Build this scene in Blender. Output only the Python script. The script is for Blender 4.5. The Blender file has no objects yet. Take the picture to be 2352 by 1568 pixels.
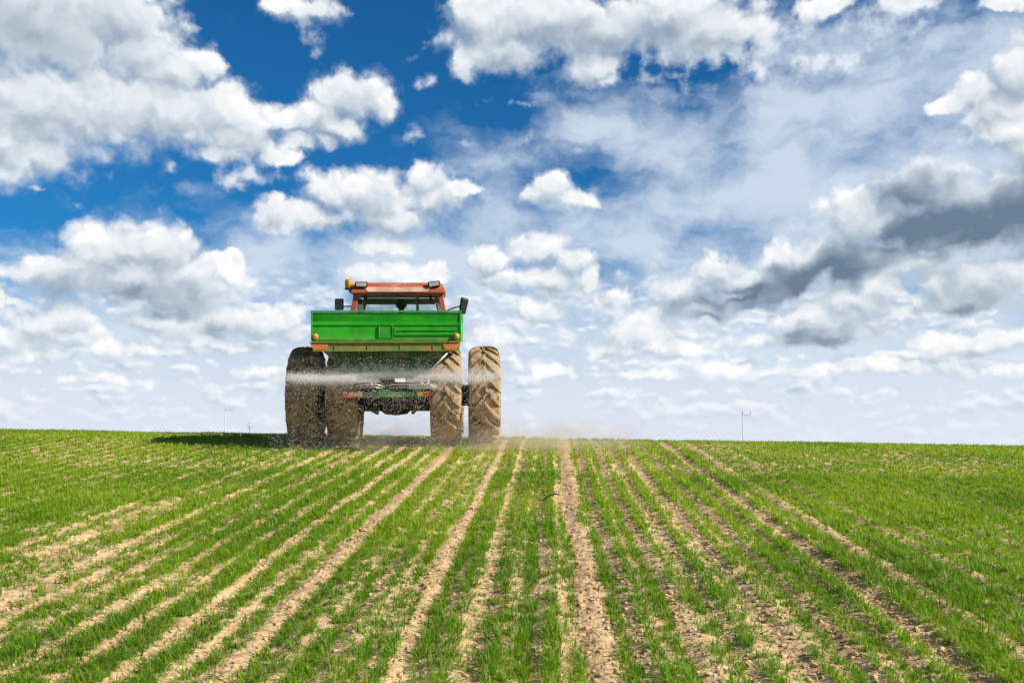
import bpy, bmesh, math, random
import numpy as np
from mathutils import Vector, Matrix, Euler

random.seed(7)
rng = np.random.default_rng(11)
scene = bpy.context.scene
R = math.radians

# ------------------------------------------------------------------ helpers
SLOPE = R(5.6)                       # the field climbs away from the camera
FIELD = Matrix.Rotation(SLOPE, 4, 'X')


def on_field(x, y, z=0.0):
    """A point given in the sloping field's own axes, in world axes."""
    return FIELD @ Vector((x, y, z))


def link(o, parent=None):
    scene.collection.objects.link(o)
    if parent is not None:
        o.parent = parent
    return o


def tag(o, label=None, cat=None, group=None, kind=None):
    if label:
        o['label'] = label
    if cat:
        o['category'] = cat
    if group:
        o['group'] = group
    if kind:
        o['kind'] = kind
    return o


def empty(name, matrix):
    o = bpy.data.objects.new(name, None)
    o.empty_display_size = 0.3
    o.matrix_world = matrix
    return link(o)


def obj(name, bm, mat, parent=None, smooth=False, bevel=0.0, seg=2):
    """One mesh object from a bmesh."""
    bmesh.ops.recalc_face_normals(bm, faces=bm.faces)
    me = bpy.data.meshes.new(name)
    bm.to_mesh(me)
    bm.free()
    me.materials.append(mat)
    o = bpy.data.objects.new(name, me)
    link(o, parent)
    if smooth:
        for p in me.polygons:
            p.use_smooth = True
    if bevel:
        m = o.modifiers.new('bevel', 'BEVEL')
        m.width = bevel
        m.segments = seg
        m.limit_method = 'ANGLE'
        m.angle_limit = R(40)
    return o


def mesh_np(name, verts, faces_flat, loop_tot, mat, parent=None, smooth=False, attrs=None):
    me = bpy.data.meshes.new(name)
    nv, nl, nf = len(verts), len(faces_flat), len(loop_tot)
    me.vertices.add(nv)
    me.vertices.foreach_set('co', np.ascontiguousarray(verts, dtype=np.float32).ravel())
    me.loops.add(nl)
    me.loops.foreach_set('vertex_index', np.ascontiguousarray(faces_flat, dtype=np.int32))
    me.polygons.add(nf)
    start = np.zeros(nf, dtype=np.int32)
    start[1:] = np.cumsum(loop_tot)[:-1]
    me.polygons.foreach_set('loop_start', start)
    me.polygons.foreach_set('loop_total', np.ascontiguousarray(loop_tot, dtype=np.int32))
    if smooth:
        me.polygons.foreach_set('use_smooth', np.ones(nf, dtype=bool))
    me.update(calc_edges=True)
    for k, v in (attrs or {}).items():
        a = me.attributes.new(k, 'FLOAT', 'POINT')
        a.data.foreach_set('value', np.ascontiguousarray(v, dtype=np.float32))
    me.materials.append(mat)
    o = bpy.data.objects.new(name, me)
    return link(o, parent)


def box(bm, x0, x1, y0, y1, z0, z1):
    v = [bm.verts.new(c) for c in ((x0, y0, z0), (x1, y0, z0), (x1, y1, z0), (x0, y1, z0),
                                   (x0, y0, z1), (x1, y0, z1), (x1, y1, z1), (x0, y1, z1))]
    for f in ((0, 1, 2, 3), (4, 5, 6, 7), (0, 1, 5, 4), (1, 2, 6, 5), (2, 3, 7, 6), (3, 0, 4, 7)):
        bm.faces.new([v[i] for i in f])
    return v


def hexa(bm, pts):
    """Eight corners: lower ring of four, then upper ring of four."""
    v = [bm.verts.new(c) for c in pts]
    for f in ((0, 1, 2, 3), (4, 5, 6, 7), (0, 1, 5, 4), (1, 2, 6, 5), (2, 3, 7, 6), (3, 0, 4, 7)):
        bm.faces.new([v[i] for i in f])


def tube(bm, pts, r, n=10, r2=None):
    """A round bar through the points, with capped ends."""
    pts = [Vector(p) for p in pts]
    rings = []
    m = len(pts)
    for i, p in enumerate(pts):
        d = (pts[min(i + 1, m - 1)] - pts[max(i - 1, 0)]).normalized()
        up = Vector((0, 0, 1)) if abs(d.z) < 0.9 else Vector((1, 0, 0))
        a = d.cross(up).normalized()
        b = d.cross(a).normalized()
        rr = r if r2 is None else r + (r2 - r) * i / max(1, m - 1)
        rings.append([bm.verts.new(p + (a * math.cos(t) + b * math.sin(t)) * rr)
                      for t in [2 * math.pi * k / n for k in range(n)]])
    for i in range(m - 1):
        for k in range(n):
            bm.faces.new((rings[i][k], rings[i][(k + 1) % n], rings[i + 1][(k + 1) % n], rings[i + 1][k]))
    bm.faces.new(rings[0])
    bm.faces.new(rings[-1])


def lathe(bm, prof, axis='X', n=40, center=(0, 0, 0)):
    """Revolve (radius, offset) profile points about an axis through center."""
    rings = []
    for r, h in prof:
        ring = []
        for k in range(n):
            t = 2 * math.pi * k / n
            c, s = r * math.cos(t), r * math.sin(t)
            p = {'X': (h, c, s), 'Y': (c, h, s), 'Z': (c, s, h)}[axis]
            ring.append(bm.verts.new(Vector(p) + Vector(center)))
        rings.append(ring)
    for i in range(len(rings) - 1):
        for k in range(n):
            bm.faces.new((rings[i][k], rings[i][(k + 1) % n], rings[i + 1][(k + 1) % n], rings[i + 1][k]))
    bm.faces.new(rings[0])
    bm.faces.new(rings[-1])


# ------------------------------------------------------------------ node helpers
class Nodes:
    def __init__(self, tree):
        self.t = tree
        self.n = tree.nodes
        self.l = tree.links

    def new(self, kind, **kw):
        nd = self.n.new(kind)
        for k, v in kw.items():
            setattr(nd, k, v)
        return nd

    def put(self, sock, v):
        if hasattr(v, 'is_output'):
            self.l.new(v, sock)
        else:
            sock.default_value = v

    def m(self, op, a, b=0.0, c=None, clamp=False):
        nd = self.new('ShaderNodeMath', operation=op, use_clamp=clamp)
        self.put(nd.inputs[0], a)
        if len(nd.inputs) > 1:
            self.put(nd.inputs[1], b)
        if c is not None:
            self.put(nd.inputs[2], c)
        return nd.outputs[0]

    def v(self, op, a, b=None, c=None):
        nd = self.new('ShaderNodeVectorMath', operation=op)
        self.put(nd.inputs[0], a)
        if b is not None:
            self.put(nd.inputs['Scale'] if op == 'SCALE' else nd.inputs[1], b)
        if c is not None:
            self.put(nd.inputs[2], c)
        return nd.outputs['Value'] if op in ('LENGTH', 'DOT_PRODUCT', 'DISTANCE') else nd.outputs[0]

    def xyz(self, x, y, z=0.0):
        nd = self.new('ShaderNodeCombineXYZ')
        for s, q in zip(nd.inputs, (x, y, z)):
            self.put(s, q)
        return nd.outputs[0]

    def sep(self, v):
        nd = self.new('ShaderNodeSeparateXYZ')
        self.l.new(v, nd.inputs[0])
        return nd.outputs

    def noise(self, vec, scale, detail=4.0, rough=0.5, dist=0.0, dim='3D', color=False, lac=2.0):
        nd = self.new('ShaderNodeTexNoise', noise_dimensions=dim)
        if vec is not None:
            self.l.new(vec, nd.inputs['Vector'])
        nd.inputs['Scale'].default_value = scale
        nd.inputs['Detail'].default_value = detail
        nd.inputs['Roughness'].default_value = rough
        nd.inputs['Distortion'].default_value = dist
        nd.inputs['Lacunarity'].default_value = lac
        return nd.outputs['Color'] if color else nd.outputs[0]

    def voronoi(self, vec, scale, detail=0.0, rough=0.5, feature='F1', smooth=0.5, dim='3D', out='Distance'):
        nd = self.new('ShaderNodeTexVoronoi', feature=feature, voronoi_dimensions=dim)
        if vec is not None:
            self.l.new(vec, nd.inputs['Vector'])
        nd.inputs['Scale'].default_value = scale
        nd.inputs['Detail'].default_value = detail
        nd.inputs['Roughness'].default_value = rough
        if feature == 'SMOOTH_F1':
            nd.inputs['Smoothness'].default_value = smooth
        return nd.outputs[out]

    def step(self, x, lo, hi, to0=0.0, to1=1.0):
        nd = self.new('ShaderNodeMapRange', interpolation_type='SMOOTHSTEP')
        self.put(nd.inputs[0], x)
        for i, q in enumerate((lo, hi, to0, to1)):
            self.put(nd.inputs[i + 1], q)
        return nd.outputs[0]

    def lin(self, x, lo, hi, to0=0.0, to1=1.0):
        nd = self.new('ShaderNodeMapRange')
        self.put(nd.inputs[0], x)
        for i, q in enumerate((lo, hi, to0, to1)):
            self.put(nd.inputs[i + 1], q)
        return nd.outputs[0]

    def mix(self, f, a, b, blend='MIX'):
        nd = self.new('ShaderNodeMix', data_type='RGBA', blend_type=blend)
        self.put(nd.inputs[0], f)
        self.put(nd.inputs[6], a)
        self.put(nd.inputs[7], b)
        return nd.outputs[2]

    def ramp(self, f, stops):
        nd = self.new('ShaderNodeValToRGB')
        self.put(nd.inputs[0], f)
        cr = nd.color_ramp
        while len(cr.elements) < len(stops):
            cr.elements.new(0.5)
        for e, (p, c) in zip(cr.elements, stops):
            e.position = p
            e.color = c if len(c) == 4 else (*c, 1)
        return nd.outputs[0]


def material(name, build):
    mt = bpy.data.materials.new(name)
    mt.use_nodes = True
    N = Nodes(mt.node_tree)
    N.n.clear()
    out = N.new('ShaderNodeOutputMaterial')
    build(N, out)
    return mt


def principled(N, out, color, rough=0.6, metal=0.0, normal=None, spec=0.5):
    b = N.new('ShaderNodeBsdfPrincipled')
    N.put(b.inputs['Base Color'], color if hasattr(color, 'is_output') else (*color, 1))
    N.put(b.inputs['Roughness'], rough)
    b.inputs['Metallic'].default_value = metal
    b.inputs['Specular IOR Level'].default_value = spec
    if normal is not None:
        N.l.new(normal, b.inputs['Normal'])
    N.l.new(b.outputs[0], out.inputs['Surface'])
    return b


def bump(N, h, strength=0.4, dist=0.02):
    nd = N.new('ShaderNodeBump')
    nd.inputs['Strength'].default_value = strength
    nd.inputs['Distance'].default_value = dist
    N.l.new(h, nd.inputs['Height'])
    return nd.outputs[0]


def pos(N, kind='Object'):
    return N.new('ShaderNodeTexCoord').outputs[kind]


# ------------------------------------------------------------------ camera
FOC = 2287.0                                    # focal length for a 2352 wide frame
cam_d = bpy.data.cameras.new('camera')
cam_d.lens = 35.0
cam_d.sensor_width = 36.0
cam_d.clip_start = 0.1
cam_d.clip_end = 12000
cam = link(bpy.data.objects.new('camera', cam_d))
cam.rotation_euler = (R(90 + 6.13), 0, R(2.15))
cam.location = on_field(0, 0, 1.8)
scene.camera = cam
CAM_R = Euler(cam.rotation_euler).to_matrix()


def look(px, py):
    """Direction (azimuth, elevation in radians) of a spot in the 2352 x 1568 view."""
    d = CAM_R @ Vector(((px - 1176) / FOC, (784 - py) / FOC, -1.0))
    d.normalize()
    return math.atan2(d.x, d.y), math.asin(d.z)


# ------------------------------------------------------------------ render look
scene.view_settings.view_transform = 'Standard'
scene.view_settings.look = 'None'
scene.view_settings.exposure = 0.3
scene.view_settings.gamma = 1.0
scene.cycles.max_bounces = 8
scene.cycles.transparent_max_bounces = 24
scene.cycles.volume_bounces = 3
scene.cycles.use_denoising = True
scene.cycles.sample_clamp_indirect = 6.0

SUN_EL, SUN_AZ = R(32), R(110)                  # azimuth clockwise from +Y: from the right, a little behind the camera
sun_d = bpy.data.lights.new('sun', 'SUN')
sun_d.energy = 5.0
sun_d.angle = R(0.5)
sun_d.color = (1.0, 0.95, 0.87)
sun = link(bpy.data.objects.new('sun', sun_d))
sun_dir = Vector((math.sin(SUN_AZ) * math.cos(SUN_EL), math.cos(SUN_AZ) * math.cos(SUN_EL), math.sin(SUN_EL)))
sun.rotation_euler = sun_dir.to_track_quat('Z', 'Y').to_euler()
sun.location = (30, -20, 30)
# ------------------------------------------------------------------ sky: Nishita air plus procedural cumulus at infinity
world = bpy.data.worlds.new('World')
scene.world = world
world.use_nodes = True
W = Nodes(world.node_tree)
W.n.clear()
w_out = W.new('ShaderNodeOutputWorld')
world.cycles.sampling_method = 'MANUAL'
world.cycles.sample_map_resolution = 512

sky = W.new('ShaderNodeTexSky', sky_type='NISHITA')
sky.sun_disc = False
sky.sun_elevation = SUN_EL
sky.sun_rotation = SUN_AZ
sky.air_density = 1.0
sky.dust_density = 0.6
sky.ozone_density = 2.0
SKY_STRENGTH = 0.1

gen = pos(W, 'Generated')
gx, gy, gz = W.sep(W.v('NORMALIZE', gen))
azim = W.m('ARCTAN2', gx, gy)
elev = W.m('ARCSINE', gz)
K = FOC / 100.0
P0 = W.xyz(W.m('MULTIPLY', azim, K), W.m('MULTIPLY', elev, K))       # angles; 1 unit = 2.5 degrees


def spot(px, py):
    a, e = look(px, py)
    return a * K, e * K


def reach(b, box, margin):
    """Does a blob come near this window of angles?"""
    u, v = spot(b[0], b[1])
    r = max(b[2], b[3]) / 100 * (1.0 + margin) + 0.35
    return box[0] - r < u < box[1] + r and box[2] - r < v < box[3] + r


def field(p, blobs, blend=0.42):
    """Smooth union of soft ellipses (x, y, rx, ry[, tilt degrees[, weight]]): 1 at a core, 0 on the rim, negative outside."""
    acc = None
    for i, b in enumerate(blobs):
        if i and i % 6 == 0:                         # keeps the shader evaluating the list in order, a few at a time
            p = W.v('ADD', p, W.xyz(0.0, 0.0, W.m('MULTIPLY', acc, 1e-6)))
        x, y, rx, ry = b[:4]
        tilt = b[4] if len(b) > 4 else 0
        wgt = b[5] if len(b) > 5 else 1.0
        u, v = spot(x, y)
        mp = W.new('ShaderNodeMapping', vector_type='TEXTURE')
        W.l.new(p, mp.inputs['Vector'])
        mp.inputs['Location'].default_value = (u, v, 0)
        mp.inputs['Rotation'].default_value = (0, 0, R(tilt))
        mp.inputs['Scale'].default_value = (rx / 100, ry / 100, 1)
        d = W.m('MULTIPLY_ADD', W.v('LENGTH', mp.outputs[0]), -wgt, wgt)
        acc = d if acc is None else W.m('SMOOTH_MAX', acc, d, blend)
    return acc


CUMULUS = [
    # big bank upper left
    (100, 50, 250, 140), (275, 40, 115, 95), (330, 120, 100, 80), (472, 152, 46, 42), (400, 170, 85, 52),
    (60, 260, 170, 120), (20, 330, 110, 85), (240, 250, 190, 92), (410, 265, 170, 72), (520, 262, 85, 60),
    (560, 320, 95, 52), (640, 360, 62, 20), (500, 348, 70, 26), (100, 360, 60, 40),
    # its lobe to the right
    (800, 222, 92, 58, 10), (868, 228, 50, 42), (730, 270, 78, 42, 20), (770, 292, 62, 34), (635, 282, 70, 28), (750, 325, 24, 20),
    # shreds
    
    (690, 18, 92, 30, 0, 0.8), 
    # middle cloud
    (595, 492, 34, 34), (690, 500, 120, 38), (765, 435, 58, 44), (860, 462, 110, 58), (978, 420, 66, 46),
    (1055, 440, 55, 22, 8), (640, 516, 70, 18), (900, 505, 100, 24), 
    # small cumulus
    (1272, 428, 44, 44), (1318, 456, 62, 32, -15), (1240, 448, 34, 24),
    # above and behind the cab
    (872, 560, 78, 30, 0, 0.8), (835, 628, 52, 30), (920, 636, 88, 32), (1005, 630, 46, 26), 
    # left cumulus
    (252, 590, 100, 76), (375, 590, 96, 78), (330, 640, 210, 70), (150, 615, 115, 48, 12), (452, 622, 72, 42), (545, 594, 26, 22), (510, 605, 40, 22),
    (280, 650, 235, 44), (62, 636, 46, 24), (380, 692, 110, 26), (300, 570, 60, 45),
    # row below it
    (130, 748, 105, 36), (170, 725, 62, 30), (380, 742, 120, 36), (505, 735, 80, 30), (600, 742, 70, 44), (665, 745, 48, 38),
    (475, 776, 70, 30), (0, 690, 18, 24), (20, 770, 60, 30),
    # arch right of the cab
    (1115, 600, 66, 40), (1240, 566, 82, 36), (1318, 598, 50, 38), (1352, 642, 32, 38), (1130, 648, 82, 28), (1270, 640, 90, 34),
    # bank along the top
    (1095, 40, 72, 80), (1140, 115, 120, 52), (1255, 35, 160, 66), (1385, 70, 180, 68), (1530, 40, 180, 66), (1370, 150, 64, 32),
    (1620, 70, 120, 44), (1062, 150, 30, 34), 
    (1900, 14, 66, 26), (1862, 36, 26, 22), (2068, 12, 74, 26), (2322, 8, 66, 20), 
    # right edge cumulus
    (2345, 170, 70, 62), (2285, 240, 78, 60), (2235, 205, 56, 36, 25), (2180, 236, 46, 18), (2325, 292, 86, 44), (2356, 335, 50, 34),
    # dark bank on the right
    (2310, 475, 190, 92, 12), (2120, 445, 110, 66), (2210, 480, 120, 80), (2050, 520, 110, 58), (1945, 500, 74, 66), (2200, 535, 180, 50, 10), (1880, 600, 150, 58, 18), (1980, 610, 150, 46, 16), (1780, 670, 140, 36, 14),
    (1790, 598, 60, 36), (1730, 650, 150, 42, 12), (1645, 632, 72, 44), (1562, 668, 58, 44), (1610, 712, 118, 28), 
    # clouds under it
    (1950, 690, 108, 48), (2022, 664, 62, 42), (1868, 722, 90, 36), (1900, 764, 160, 28, 4),
    (2260, 640, 120, 56), (2335, 620, 66, 52), (2210, 692, 120, 36), (2150, 640, 40, 44),
    (2250, 782, 150, 34), (1960, 830, 66, 22, 0, 0.8), (2060, 840, 90, 22, 0, 0.8),
    (1475, 762, 95, 42, 0, 0.85), 
    # deeper bodies for the larger clouds
    (560, 300, 110, 60), (690, 330, 50, 22), (1000, 455, 80, 50), (830, 440, 120, 50), (1640, 90, 160, 50), (1150, 60, 120, 80), (640, 485, 60, 30),
    (2130, 600, 120, 30, 14), (1990, 590, 90, 40), (1700, 700, 110, 24, 6), (2060, 730, 60, 26),
    # rows of small cumulus far off
    (1240, 715, 60, 34, 0, 0.6), (1400, 690, 50, 40, 0, 0.6), (1560, 790, 70, 20, 0, 0.6), (1390, 800, 80, 22, 0, 0.6), (1120, 770, 50, 30, 0, 0.6), (300, 800, 90, 24, 0, 0.6), (560, 800, 80, 22, 0, 0.6),
    (90, 810, 90, 24, 0, 0.6), (1700, 840, 70, 18, 0, 0.5), (1840, 860, 80, 18, 0, 0.5), (2180, 840, 90, 22, 0, 0.5), (2310, 850, 70, 20, 0, 0.5), (620, 850, 80, 18, 0, 0.5), (240, 870, 90, 16, 0, 0.5), (1480, 860, 90, 16, 0, 0.5), (1280, 850, 70, 18, 0, 0.5),
]
SHREDS = [
    (525, 432, 30, 32, 0, 0.62), (645, 410, 52, 24, -15, 0.62), (395, 375, 14, 20, 0, 0.6), (722, 90, 48, 34, 0, 0.62), (1210, 318, 38, 24, 0, 0.6), (975, 118, 60, 18, 35, 0.45), (965, 188, 24, 12, 30, 0.4), (705, 400, 24, 24, 0, 0.62), (780, 690, 40, 50, 0, 0.62), (60, 705, 40, 12, 0, 0.6), (1030, 90, 26, 22, 0, 0.62), (2110, 55, 36, 14, 20, 0.6), (1760, 10, 50, 20, 0, 0.6), (1845, 520, 36, 32, 0, 0.62), (1428, 636, 26, 38, 0, 0.62), (1345, 722, 115, 50, 0, 0.62), (1300, 776, 76, 32, 0, 0.62), (1155, 806, 62, 54, 0, 0.62), 
    (560, 250, 60, 50, 0, 0.62), (600, 330, 70, 40, 0, 0.62), (700, 400, 50, 40, 0, 0.62), (590, 395, 60, 26, -20, 0.62), (1650, 120, 260, 70, 0, 0.75), (1850, 150, 240, 60, 0, 0.7), (1560, 170, 160, 26, 6, 0.62), (1400, 185, 60, 18, 0, 0.62), (1700, 130, 200, 40, 0, 0.62), (2000, 40, 260, 40, 0, 0.62), (1800, 50, 120, 40, 0, 0.62),
    (95, 440, 30, 10, 0, 0.62), (185, 470, 26, 10, 0, 0.62), (950, 310, 40, 22, 0, 0.62), (1190, 238, 60, 14, 0, 0.62), (1070, 325, 40, 14, 0, 0.62), (1340, 345, 40, 16, 0, 0.62), (985, 190, 40, 14, 30, 0.62), (540, 410, 60, 44, 0, 0.62), (1500, 620, 40, 60, 0, 0.62), (2110, 60, 70, 26, 20, 0.62), (2040, 560, 260, 30, 10, 0.62),
]
# shade painted into the banks: blobs that darken the cloud colour
CLOUD_SHADE = [
    (60, 60, 330, 120, 0, 0.34), (1470, 85, 330, 80, 0, 0.60), (1180, 130, 110, 50, 0, 0.35),
    (2310, 500, 320, 130, 12, 1.4), (2110, 455, 160, 95, 0, 1.3), (2110, 530, 260, 80, 12, 1.4), (1880, 630, 290, 72, 18, 1.5), (1690, 684, 210, 50, 10, 1.3), (2070, 565, 220, 45, 14, 0.8), (1610, 725, 120, 28, 0, 0.9),
    (1900, 772, 190, 34, 4, 0.8), (2210, 706, 150, 40, 0, 0.8), (2190, 630, 34, 60, -20, 0.7), (2300, 215, 60, 26, 20, 0.6),
    (310, 690, 270, 52, 0, 0.62), (380, 708, 150, 34, 0, 0.5), (120, 668, 120, 26, 0, 0.35), (510, 745, 80, 26, 0, 0.7), (265, 742, 36, 14, 0, 0.8), (1125, 655, 70, 18, 0, 0.8), (1275, 655, 80, 16, 0, 0.5),
    (860, 520, 130, 20, 0, 0.6),
]


# turbulence that breaks up the rims and models the billows
warp = W.noise(P0, 0.9, 5.0, 0.6, dim='2D', color=True)
p_w = W.v('ADD', P0, W.v('MULTIPLY', W.v('SUBTRACT', warp, (0.5, 0.5, 0.5)), (0.72, 0.58, 0)))
edge = W.m('MULTIPLY', W.m('SUBTRACT', W.noise(P0, 2.1, 7.0, 0.52, dim='2D'), 0.5), 1.5)


def billow(p):
    a = W.noise(p, 0.7, 2.0, 0.45, dim='2D')
    b = W.voronoi(p, 1.5, 2.0, 0.45, feature='SMOOTH_F1', smooth=0.4, dim='2D')
    return W.m('MULTIPLY_ADD', b, -0.75, W.m('MULTIPLY', a, 1.1))


b0 = billow(p_w)
b1 = billow(W.v('ADD', p_w, (0.06, 0.15, 0)))
puff = W.m('SUBTRACT', b0, b1)
rough_edge = W.m('ADD', W.m('MULTIPLY', edge, 0.36), W.m('MULTIPLY', W.m('SUBTRACT', b0, 0.2), 0.55))

# high veil and shreds
VEIL = [(1900, 240, 700, 170, 8), (1750, 420, 620, 190, 10), (1500, 560, 520, 170), (2200, 560, 420, 220), (900, 600, 560, 120), (1500, 760, 1300, 170), (200, 800, 500, 60), (1900, 120, 420, 70), (1300, 330, 160, 50, 10, 0.5)]
veil_mask = field(P0, VEIL, 0.5)
vn = W.noise(W.v('ADD', W.v('MULTIPLY', P0, (0.5, 1.0, 1.0)), W.v('MULTIPLY', warp, (0.5, 0.7, 0))), 0.75, 6.0, 0.52, dim='2D')
veil = W.m('MULTIPLY', W.step(W.m('ADD', W.m('MULTIPLY', veil_mask, 0.62), W.m('MULTIPLY', W.m('SUBTRACT', vn, 0.5), 1.8)), -0.18, 0.66), 0.86)

# far clouds low over the horizon
far_p = W.v('ADD', W.v('MULTIPLY', P0, (1.3, 2.5, 1.0)), W.v('MULTIPLY', warp, (0.7, 0.8, 0)))


def far_form(p, det):
    n = W.noise(p, 0.62, det, 0.5, dim='2D')
    b = W.voronoi(p, 1.5, 1.0, 0.4, feature='SMOOTH_F1', smooth=0.5, dim='2D')
    return W.m('MULTIPLY_ADD', b, -0.30, n)


fn = far_form(far_p, 5.0)
fb = far_form(W.v('ADD', far_p, (0.08, 0.24, 0)), 2.0)
far_a = W.m('MULTIPLY', W.step(fn, 0.24, 0.46), W.step(elev, R(11.5), R(7.5)))
far_l = W.m('ADD', 0.62, W.m('MULTIPLY', W.m('SUBTRACT', fn, fb), 2.6), clamp=True)
far_c = W.ramp(far_l, [(0.0, (0.42, 0.54, 0.70)), (0.45, (0.62, 0.72, 0.84)), (1.0, (0.95, 0.97, 0.99))])

# air: Nishita, deepened as through a polarising filter, paling to lilac white at the horizon
air = W.v('MULTIPLY', sky.outputs[0], (SKY_STRENGTH * 0.10, SKY_STRENGTH * 0.58, SKY_STRENGTH * 0.98))
hz = W.step(elev, R(11.5), R(3.2))
air = W.mix(W.m('MULTIPLY', hz, 0.95), air, (0.70, 0.77, 0.885, 1))
behind = W.mix(veil, air, (0.68, 0.78, 0.895, 1))
behind = W.mix(W.m('MULTIPLY', far_a, 0.9), behind, far_c)
low = W.m('MULTIPLY', W.step(elev, R(5.0), R(0.2)), 0.74)


def background(color):
    bg = W.new('ShaderNodeBackground')
    W.put(bg.inputs[0], color)
    bg.inputs[1].default_value = 0.82
    return bg.outputs[0]


knob = W.m('SUBTRACT', b0, 0.22)
SHARED = (p_w, puff, edge, rough_edge, knob, behind, low)


def window(box):
    global W
    """The sky inside one window of angles; only the clouds that reach it are worked out there."""
    near = [b for b in CUMULUS if reach(b, box, 0.6)]
    dark = [b for b in CLOUD_SHADE if reach(b, box, 0.2)]
    big = [b for b in near if b[2] * b[3] > 1400]
    key = 'sky_window_%d' % len(bpy.data.node_groups)
    grp = bpy.data.node_groups.new(key, 'ShaderNodeTree')
    for nm, ty in (('p', 'NodeSocketVector'), ('puff', 'NodeSocketFloat'), ('edge', 'NodeSocketFloat'), ('rough', 'NodeSocketFloat'), ('bump', 'NodeSocketFloat'),
                   ('behind', 'NodeSocketColor'), ('low', 'NodeSocketFloat')):
        grp.interface.new_socket(nm, in_out='INPUT', socket_type=ty)
    grp.interface.new_socket('sky', in_out='OUTPUT', socket_type='NodeSocketShader')
    outer = W
    W = Nodes(grp)
    gi = W.new('NodeGroupInput').outputs
    p_w, puff, edge, rough_edge, knob, c, low = (gi[k] for k in range(7))
    rag = [b for b in SHREDS if reach(b, box, 0.6)]
    if rag:
        fr = W.m('ADD', field(p_w, rag), W.m('ADD', W.m('MULTIPLY', edge, 1.15), W.m('MULTIPLY', rough_edge, 0.25)))
        c = W.mix(W.m('MULTIPLY', W.step(fr, 0.05, 0.95), 0.85), c, W.mix(W.step(fr, 0.2, 1.0), (0.60, 0.69, 0.82, 1), (0.88, 0.92, 0.96, 1)))
    if near:
        f0 = field(p_w, near)
        dens = W.m('ADD', W.m('ADD', f0, rough_edge), 0.28)
        slope = 0.0
        halo = W.step(W.m('ADD', f0, W.m('MULTIPLY', edge, 0.9)), -0.35, 0.55)
        c = W.mix(W.m('MULTIPLY', halo, 0.42), c, (0.66, 0.75, 0.87, 1))
        relief = W.m('ADD', W.m('MULTIPLY', puff, W.step(f0, 0.05, 0.7, 0.55, 0.16)), W.m('MULTIPLY', knob, W.step(f0, 0.0, 0.8, 0.50, 0.26)))
        if big:
            f1 = field(W.v('ADD', p_w, (0.10, 0.30, 0)), big)
            slope = W.m('MAXIMUM', W.m('MINIMUM', W.m('SUBTRACT', f0, f1), 0.6), -0.7)
            relief = W.m('ADD', relief, W.m('MULTIPLY', slope, 0.46))
        # lit rims are crisp, shaded undersides trail off
        alpha = W.step(W.m('DIVIDE', dens, W.step(slope, -0.40, 0.25, 0.95, 0.50)), 0.0, 1.0)
        lum = W.m('SUBTRACT', W.m('ADD', 0.78, relief), W.m('MULTIPLY', W.step(f0, 0.15, 0.9), 0.16))  # bright tops and dimmer cores are painted into the cloud colour
        if dark:
            th = W.step(W.m('ADD', field(p_w, dark, 0.4), W.m('MULTIPLY', knob, 1.1)), -0.25, 1.25)
            lum = W.m('MULTIPLY_ADD', th, -0.72, lum)
        lum = W.m('MAXIMUM', W.m('MINIMUM', lum, 1.0), 0.0)
        col = W.ramp(lum, [(0.0, (0.15, 0.215, 0.305)), (0.25, (0.27, 0.345, 0.44)), (0.5, (0.50, 0.58, 0.66)), (0.74, (0.78, 0.83, 0.88)), (1.0, (1.0, 1.0, 1.0))])
        c = W.mix(alpha, c, col)
    fin = background(W.mix(low, c, (0.76, 0.805, 0.905, 1)))
    W.l.new(fin, W.new('NodeGroupOutput').inputs[0])
    W = outer
    nd = W.new('ShaderNodeGroup')
    nd.node_tree = grp
    for sck, val in zip(nd.inputs, SHARED):
        W.l.new(val, sck)
    return nd.outputs[0]


def choose(test, no, yes):
    mx = W.new('ShaderNodeMixShader')
    W.l.new(test, mx.inputs[0])
    W.l.new(no, mx.inputs[1])
    W.l.new(yes, mx.inputs[2])
    return mx.outputs[0]


U, V, _ = W.sep(P0)


def rows(u0, u1):
    vs = [-0.5, 4.6, 8.0, 13.5]
    parts = [window((u0, u1, vs[k], vs[k + 1])) for k in range(3)]
    return choose(W.m('GREATER_THAN', V, vs[1]), parts[0], choose(W.m('GREATER_THAN', V, vs[2]), parts[1], parts[2]))


us = [-18.0, -8.2, -4.2, 0.8, 5.0, 18.0]
cols = [rows(us[k], us[k + 1]) for k in range(5)]
seen = choose(W.m('GREATER_THAN', U, us[2]),
              choose(W.m('GREATER_THAN', U, us[1]), cols[0], cols[1]),
              choose(W.m('GREATER_THAN', U, us[3]), cols[2], choose(W.m('GREATER_THAN', U, us[4]), cols[3], cols[4])))
# the rest of the dome: darkened out of view to deepen the shadows, with patches of cloud
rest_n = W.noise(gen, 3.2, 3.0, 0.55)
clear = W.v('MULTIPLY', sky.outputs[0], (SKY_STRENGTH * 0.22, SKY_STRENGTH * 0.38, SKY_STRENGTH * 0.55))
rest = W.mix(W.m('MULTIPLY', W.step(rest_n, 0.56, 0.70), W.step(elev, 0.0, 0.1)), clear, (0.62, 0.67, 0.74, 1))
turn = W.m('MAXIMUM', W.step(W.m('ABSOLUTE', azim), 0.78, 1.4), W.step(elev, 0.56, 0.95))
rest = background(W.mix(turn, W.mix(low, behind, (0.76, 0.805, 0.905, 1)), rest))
inside = W.m('MULTIPLY', W.m('LESS_THAN', W.m('ABSOLUTE', azim), 0.78), W.m('MULTIPLY', W.m('GREATER_THAN', elev, -0.02), W.m('LESS_THAN', elev, 0.58)))
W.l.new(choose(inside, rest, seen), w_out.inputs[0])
# ------------------------------------------------------------------ the field: its own axes slope up 5.6 degrees, the rows run along +Y
CREST = 19.4


def smooth01(t):
    t = np.clip(t, 0, 1)
    return t * t * (3 - 2 * t)


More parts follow.
